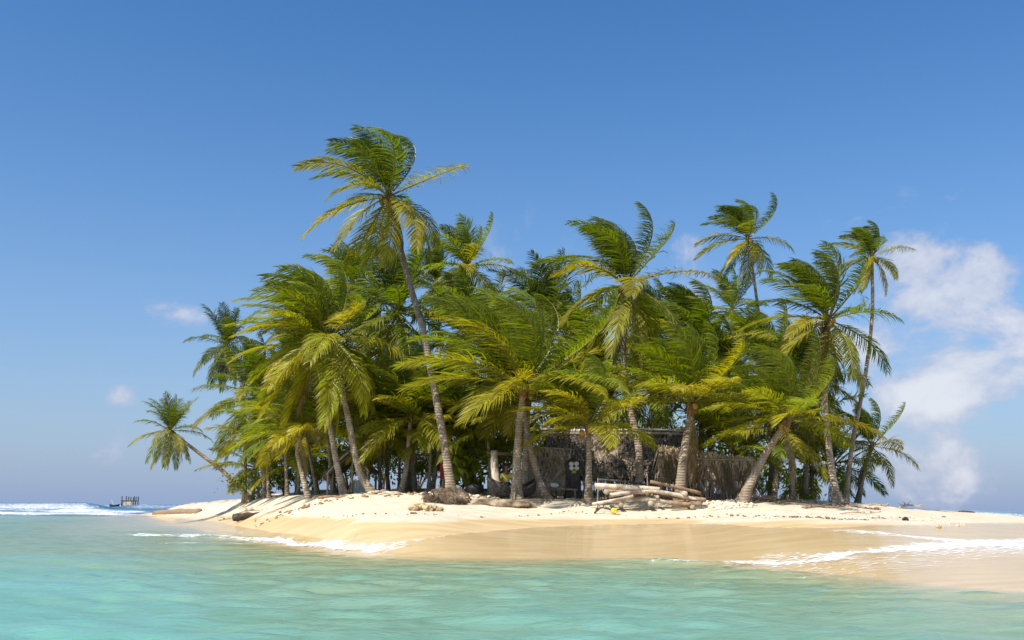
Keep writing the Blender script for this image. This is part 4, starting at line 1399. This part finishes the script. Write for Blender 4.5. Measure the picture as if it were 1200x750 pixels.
# ------------------------------------------------------------------ log pile
def log(label, pts, rad, mat, name='log', group='logs of the pile', seed=0, wob=.12):
    P = [np.array(p, float) for p in pts]
    o0 = P[0].copy()
    n_ = 12
    c_ = spline([p - o0 for p in P], n_)
    rs_ = np.random.default_rng(seed)
    rr = rad * (1 + rs_.normal(0, .05, n_))
    if mat == 'driftwood':
        rr *= np.linspace(1.06, .88, n_)
    t_ = thing(name, label, 'log', o0, group=group)
    mb_ = MB(); mb_.tube(c_, rr, 10, True, wob, seed); mb_.build('stem', M[mat], t_, smooth=True)
    mb_ = MB()
    for k_ in range(2):                  # knots where branches were cut
        i_ = rs_.integers(2, n_ - 2)
        d_ = np.array([rs_.normal(0, .3), -1, rs_.uniform(-.2, .8)]); d_ /= np.linalg.norm(d_)
        mb_.tube([c_[i_] + d_ * rr[i_] * .6, c_[i_] + d_ * rr[i_] * 1.25], [rr[i_] * .38, rr[i_] * .26], 7)
    mb_.build('knot', M[mat], t_, smooth=True)
    return t_


YL = 35.5
A_ = lambda px, py, dy=0: at(px, py, YL + dy)
log('thick pale log lying on top of the pile, left half', [A_(697, 569.5), A_(735, 571), A_(773, 573.5)], .092, 'driftwood', seed=1)
log('brown log slanting down right at the top right of the pile', [A_(762, 564.5, .1), A_(792, 571, .1), A_(821, 578, .1)], .066, 'brown_wood', seed=2)
log('long bent log crossing the middle of the pile', [A_(714, 580.5, -.02), A_(745, 576.5, -.02), A_(778, 577, -.02), A_(824, 588, -.02)], .075, 'driftwood', seed=3)
log('thin pale log slanting up right at the lower left of the pile', [A_(694, 591, -.25), A_(718, 586.5, -.25), A_(742, 581, -.25)], .055, 'driftwood', seed=4)
log('long log along the bottom of the pile', [A_(716, 587, .12), A_(755, 584.5, .12), A_(795, 590, .12), A_(820, 590.5, .12)], .09, 'driftwood', seed=5)
log('dark thin pole at the back of the pile top left', [A_(701, 562, .5), A_(730, 564, .5), A_(760, 568, .5)], .04, 'wood_dark', seed=6)
log('short thick log lying at the lower right of the pile', [A_(784, 589, -.16), A_(803, 591, -.16), A_(822, 590, -.16)], .085, 'brown_wood', seed=7)
log('brown log at the back of the pile right side', [A_(770, 579, .45), A_(800, 583, .45), A_(827, 586, .45)], .075, 'brown_wood', seed=8)
log('brown log at the back of the pile left side', [A_(708, 575, .4), A_(735, 578, .4), A_(765, 581, .4)], .075, 'brown_wood', seed=9)
for lab, qx, qy, rr in (('log stub pointing out of the pile under the thick pale log', 711, 577, .085), ('log stub with ring end at the right of the pile', 803, 578.5, .09),
                        ('log stub at the bottom middle of the pile', 763, 590, .085), ('small log stub in the middle of the pile', 771, 582.5, .06),
                        ('log stub at the bottom right of the pile', 812, 594.5, .085), ('log stub at the bottom left of the pile', 728, 592, .075)):
    a_ = np.array(A_(qx, qy, -.33)); b_ = a_ + np.array([.04, 1.0, .03])
    log(lab, [a_, (a_ + b_) / 2, b_], rr, 'driftwood', 'log', 'logs of the pile', int(qx))
for lab, qx, y0_, y1_ in (('upright twig stake at the middle of the log pile', 758, 556, 585), ('upright stake at the left end of the log pile', 700, 560, 592)):
    a_ = np.array(A_(qx, y1_, .25)); b_ = np.array(A_(qx + .5, y0_, .25))
    mb = MB(); mb.tube([np.zeros(3), (b_ - a_) * .5 + np.array([.02, 0, 0]), b_ - a_], [.03, .025, .018], 6)
    tag(mb.build('stake', M['stick'], None, a_), lab, 'stake')


def branch(label, px, Y, seed, size, mat, n=9, name='driftwood_branch', flat=.35, z=0.0, group='driftwood on the sand'):
    rs_ = np.random.default_rng(seed)
    x, zz = gz(px, Y)
    mb_ = MB()
    main = spline([(-size, 0, .03), (-size * .3, .05, .08 + flat * .1), (size * .35, -.04, .05 + flat * .1), (size, .06, .10)], 10)
    mb_.tube(main, np.linspace(.065, .025, 10) * (size ** .5), 7, True, .25, seed)
    for k_ in range(n):
        i_ = rs_.integers(1, 9)
        d_ = np.array([rs_.normal(0, .5), rs_.normal(0, .4), rs_.uniform(.0, 1) * flat]) * size * .6
        mb_.tube(spline([main[i_], main[i_] + d_ * .5 + np.array([0, 0, .03]), main[i_] + d_], 5), np.linspace(.03, .008, 5) * (size ** .5), 5, True)
    return tag(mb_.build(name, M[mat], None, (x, Y, zz + z), True), label, 'driftwood', group)


branch('dark tangle of twigs upright at the left end of the log pile', 709, 34.5, 3, .32, 'wood_dark', 12, flat=1.3)
branch('grey twiggy driftwood branch on the crest of the right beach', 1070, 43.5, 5, .55, 'driftwood', 12, flat=.7)
branch('flat grey driftwood on the right beach, nearest the wet sand', 1008, 33.5, 6, .75, 'driftwood', 7, flat=.12)
branch('thin driftwood below the broad right palm', 965, 35.5, 7, .7, 'brown_wood', 8, flat=.15)
branch('pale driftwood at the foot of the small right palm', 1030, 41.5, 8, .5, 'driftwood', 8, flat=.25)
branch('root tangle at the right side of the leaning rubble palm', 893, 38.0, 9, .55, 'brown_wood', 14, flat=.7)
branch('short dead branch lying in front of the right trunks', 930, 37.6, 10, .6, 'brown_wood', 8, flat=.2)
branch('pale driftwood heap right of the small hut', 450, 39.5, 12, .6, 'driftwood', 6, flat=.2)
branch('second pale driftwood stick right of the small hut', 458, 38.8, 13, .45, 'driftwood', 3, flat=.1)
branch('bleached root mass behind the dark stump at far left', 303, 46.5, 14, .8, 'driftwood', 14, flat=.5)
branch('grey branch lying left of the dark stump at far left', 276, 48, 15, .7, 'driftwood', 8, flat=.25)
branch('thin brown branch in front of the small hut', 395, 39.5, 16, .7, 'brown_wood', 7, flat=.15)

x_, z_ = gz(289, 45.5)
log('dark drift log stump on the left sand below the leaning palm', [np.array((x_ - .42, 45.2, z_ + .08)), np.array((x_, 45.5, z_ + .14)), np.array((x_ + .5, 46.1, z_ + .16))], .17, 'wood_dark', 'drift_log', 'driftwood on the sand', 31, .3)
Ya_, Yb_ = solve_row(np.array([184., 236.]), np.array([602.6, 601.2]))
a_ = np.array([(184 - 600) * Ya_ / FH, Ya_, 0]); b_ = np.array([(236 - 600) * Yb_ / FH, Yb_, 0])
for q_ in (a_, b_):
    q_[2] = max(ground(q_[0], q_[1]), 0) + .08
log('long olive-brown log on the far left sand spit at the water edge', [a_, (a_ + b_) / 2 + np.array([0, 0, .05]), b_], .26, 'brown_wood', 'drift_log', 'driftwood on the sand', 32, .25)
x_ = (1134 - 600) * 47 / FH
z_ = max(ground(x_, 47), .3)
log('short black drift log on the far right shore by the breakers', [np.array((x_ - .34, 47, z_ + .12)), np.array((x_, 47, z_ + .12)), np.array((x_ + .36, 47.05, z_ + .08))], .13, 'wood_dark', 'drift_log', 'driftwood on the sand', 33, .3)

# --- root mass of the tallest palm, bared by the waves
x_, z_ = gz(527, 35.4)
zt = at(527, 578, 35.4).z
hr = zt - z_
rootm = thing('root_mass', 'dark bared root mass with clinging sand below the tallest palm', 'root mass', (x_, 35.4, z_))
def lump(sc, seed, amp, freq, src=(IV3, IF3)):
    v_ = src[0].copy(); k_ = seed * 3.7
    d_ = (fbm(v_[:, 0] * freq + k_ + v_[:, 2] * 1.7, v_[:, 1] * freq + k_ - v_[:, 2] * 1.3, 4) - .5) * 2 * amp
    v_ = v_ * (1 + d_)[:, None]
    return v_ * np.array(sc), src[1]
IV5, IF5 = icosphere(5)
v_, f_ = lump((.74, .55, .42), 2, .35, 2.6, (IV5, IF5))
mesh('root_ball', v_ + np.array([-.05, 0, .10]), f_, M['root'], rootm, smooth=True)
v_, f_ = lump((1.7, .45, .26), 4, .35, 2.8, (IV5, IF5))
mesh('buried_stem', v_ + np.array([1.45, .1, -.12]), f_, M['root'], rootm, smooth=True)
mb = MB()
for k in range(70):
    a = rs.uniform(2.6, 6.8); e = rs.uniform(-.3, .7)
    s_ = np.array([math.cos(a) * .7, math.sin(a) * .5, .12 + e * .35]); s_[0] -= .05
    d_ = s_ / np.linalg.norm(s_) * rs.uniform(.1, .3) + np.array([0, 0, -rs.uniform(.05, .3)])
    mb.tube(spline([s_ * .9, s_ + d_ * .5 + np.array([0, 0, .05]), s_ + d_], 5), [.016, .014, .012, .009, .005], 4, False)
o = mb.build('root_fibres', M['root'], rootm); o['kind'] = 'stuff'


def stone(label, x, y, sz, mat, seed, group, name='coral_stone', sink=.3):
    z = ground(x, y)
    v_, f_ = lump((sz, sz * .85, sz * .7), seed, .45, 2.2)
    o_ = mesh(name, v_, f_, M[mat], None, (x, y, z + sz * (.7 - sink)), False)
    o_.rotation_euler = (0, 0, seed)
    return tag(o_, label, 'stone', group)


# tan coral lumps on the wet sand
for k, (qx, qy, s_) in enumerate(((487, 31.6, .16), (494, 31.9, .20), (503, 31.5, .19), (510, 31.8, .16), (517, 31.6, .12), (482, 31.9, .08))):
    x_ = (qx - 600) * qy / FH
    stone(['second tan coral lump from the left below the root mass', 'largest tan coral lump below the root mass', 'tan coral lump right of the largest one', 'tan coral lump second from the right below the root mass', 'rightmost small tan coral lump below the root mass', 'tiny leftmost tan coral lump below the root mass'][k], x_, qy, s_, 'tan_rock', 40 + k, 'tan coral lumps below the root mass', sink=.25)
for k, (qx, qy, s_) in enumerate(((1062, 29.5, .09), (1100, 27.0, .08), (1030, 31, .06))):
    x_ = (qx - 600) * qy / FH
    stone(['small dark stone alone on the wet sand at right', 'tiny stone near the foam at far right', 'small stone below the flat driftwood at right'][k], x_, qy, s_, 'wood_dark' if k == 0 else 'tan_rock', 60 + k, None)


def scatter(name, label, cat, pts, sizes, mat, seed):
    rs_ = np.random.default_rng(seed)
    src = icosphere(1)
    V = []; F = []; n_ = 0
    for (x, y), s_ in zip(pts, sizes):
        v_, f_ = lump((s_, s_ * rs_.uniform(.6, 1), s_ * rs_.uniform(.4, .8)), rs_.integers(1, 99), .5, 1.8, src)
        V.append(v_ + np.array([x, y, ground(x, y) + s_ * .3])); F.append(f_ + n_); n_ += len(v_)
    o_ = mesh(name, np.concatenate(V), np.concatenate(F), M[mat])
    o_['kind'] = 'stuff'
    return tag(o_, label, cat)


# pale coral rubble round the foot of the leaning palm
pts = []; szs = []
for k in range(420):
    q = rs.normal(0, 1, 2)
    px_ = 852 + q[0] * 13; Y_ = 36.3 + q[1] * .7
    pts.append(((px_ - 600) * Y_ / FH, Y_)); szs.append(abs(rs.normal(.05, .03)) + .02)
scatter('coral_rubble', 'heap of pale coral rubble at the foot of the right leaning palm', 'rubble', pts, szs, 'coral', 1)
pts = []; szs = []
for k in range(200):
    px_ = rs.normal(530, 13); Y_ = rs.normal(35.7, .3)
    pts.append(((px_ - 600) * Y_ / FH, Y_)); szs.append(abs(rs.normal(.05, .03)) + .02)
scatter('sandy_clods', 'pale coral clods on top of the bared root mass', 'rubble', pts, szs, 'coral', 2).location.z = hr * .72
pts = []; szs = []
for k in range(320):
    px_ = rs.uniform(860, 1130); Y_ = rs.normal(31.5, 1.0) + (px_ - 860) * -.006
    pts.append(((px_ - 600) * Y_ / FH, Y_)); szs.append(abs(rs.normal(.016, .018)) + .008)
scatter('beach_pebbles', 'scattered pale coral bits along the high water line', 'pebbles', pts, szs, 'coral', 3)
pts = []; szs = []
for k in range(500):
    px_ = rs.uniform(300, 1040); Y_ = 38.2 + abs(rs.normal(0, 1.4))
    pts.append(((px_ - 600) * Y_ / FH, Y_)); szs.append(abs(rs.normal(.03, .03)) + .015)
scatter('ground_litter', 'brown husks and leaf litter strewn under the palms', 'litter', pts, szs, 'brown_wood', 4)

# fallen fronds under the palms
for k, (lab, px_, Y_, az, sz) in enumerate((
        ('dry fallen frond in front of the hut left of the log pile', 668, 37.2, .2, 1.5), ('dry fallen frond under the leaning rubble palm', 912, 38.2, .4, 1.7),
        ('dry fallen frond in front of the left trunks', 345, 42.5, 2.9, 1.7), ('dry fallen frond near the small hut', 425, 39.8, .1, 1.4),
        ('dry fallen frond by the broad right palm', 960, 40, 3.0, 1.7), ('dry fallen frond right of the canoe', 655, 36.9, 2.8, 1.2))):
    rs_ = np.random.default_rng(900 + k)
    v, fc, tip, var = frond_mesh(sz, (math.cos(az), math.sin(az) * .5, .12), .25, 0, rs_, 26, .35, True)
    x_, z_ = gz(px_, Y_)
    gzv = terrain(v[:, 0] + x_, v[:, 1] + Y_) - z_
    v[:, 2] = np.maximum(v[:, 2] * .5 + gzv + .03, gzv + .01)
    o = mesh('fallen_frond', v, fc, M['frond'], None, (x_, Y_, z_), False, {'tip': tip, 'leaf_var': var})
    o.color = (*TONES['dead'], 1)
    tag(o, lab, 'palm leaf', 'fallen dry fronds')

# line of weed and husk bits left by the last high water
pts = []; szs = []
wl_ = line([(-400, 604), (300, 603), (400, 604), (500, 604.5), (700, 603.5), (900, 606), (1000, 608), (1100, 607.5), (1500, 607)])
for k in range(260):
    px_ = rs.uniform(330, 1110) if k % 2 else rs.normal(960, 60)
    Y_ = float(wl_(px_)) + rs.normal(0, .25) + .8 * math.sin(px_ * .03)
    pts.append(((px_ - 600) * Y_ / FH, Y_)); szs.append(abs(rs.normal(.014, .02)) + .008)
scatter('wrack_line', 'thin line of dark weed and husk bits along the dry sand edge', 'wrack', pts, szs, 'brown_wood', 5)

# yellow plastic bag under the logs
x_, z_ = gz(721.5, 34.5)
v_, f_ = lump((.13, .08, .10), 6, .6, 2.5)
tag(mesh('yellow_bag', v_, f_, M['yellow_bag'], None, (x_, 34.5, z_ + .12)), 'crumpled bright yellow bag at the foot of the log pile', 'bag')

# ------------------------------------------------------------------ far platform and boat in the breakers
Yq = 190.0
c_ = np.array(at(152, 590, Yq)); sc = Yq / FH
plat = thing('stilt_platform', 'far wooden stilt platform with tall corner posts among the breakers', 'platform', (c_[0], Yq, 0))
hz0 = at(152, 594, Yq).z; hz1 = at(152, 586.5, Yq).z; hz2 = at(152, 581.5, Yq).z
for k, (dx, top_) in enumerate(((-7, 1.0), (-4.2, .9), (-1.5, .85), (1.5, .75), (4.5, .9), (7.2, .95))):
    for dy in (-1.1, 1.0):
        if dy < 0 and k in (1, 2, 3, 4):
            continue
        mb = MB(); mb.tube([(dx * sc, dy, -1.5), (dx * sc + .03, dy, hz1 + (hz2 - hz1) * top_)], .09, 6)
        mb.build('post', M['wood_dark'], plat)
mb = MB(); mb.box((0, 0, hz0), (15.5 * sc, 2.3, .16)); mb.build('deck', M['brown_wood'], plat)
for k in range(9):
    mb = MB(); mb.box((-6.3 * sc + k * 1.57 * sc, -1.02 + .01 * (k % 2), (hz0 + hz1) / 2 + .15 * (k % 3 - 1) * .5), (1.45 * sc, .06, (hz1 - hz0) * (.92 + .1 * (k % 2))))
    mb.build('wall_board', M['driftwood'], plat)
mb = MB(); mb.box((0, -.0, hz1 - .05), (14.5 * sc, 2.2, .12)); mb.build('top_rail', M['wood_dark'], plat)
c_ = np.array(at(134, 594.5, 185))
boat = thing('small_boat', 'tiny dark boat with a pale slanting pole left of the far platform', 'boat', (c_[0], 185, max(c_[2], .15)))
V = []; Q = []
for i, t in enumerate(np.linspace(-1, 1, 9)):
    hw = .38 * (1 - t * t) + .02
    top_ = .42 + .2 * t * t
    V += [(t * .95, -hw, top_), (t * .9, -hw * .5, -.25), (t * .9, hw * .5, -.25), (t * .95, hw, top_)]
for i in range(8):
    for k in range(3):
        a = i * 4 + k
        Q.append((a, a + 4, a + 5, a + 1))
mesh('hull', V, np.array(Q), M['wood_dark'], boat, smooth=True)
mb = MB(); mb.tube([(0, 0, .1), (-.62, 0, 1.35)], [.05, .07], 6); mb.build('pole', M['white'], boat)
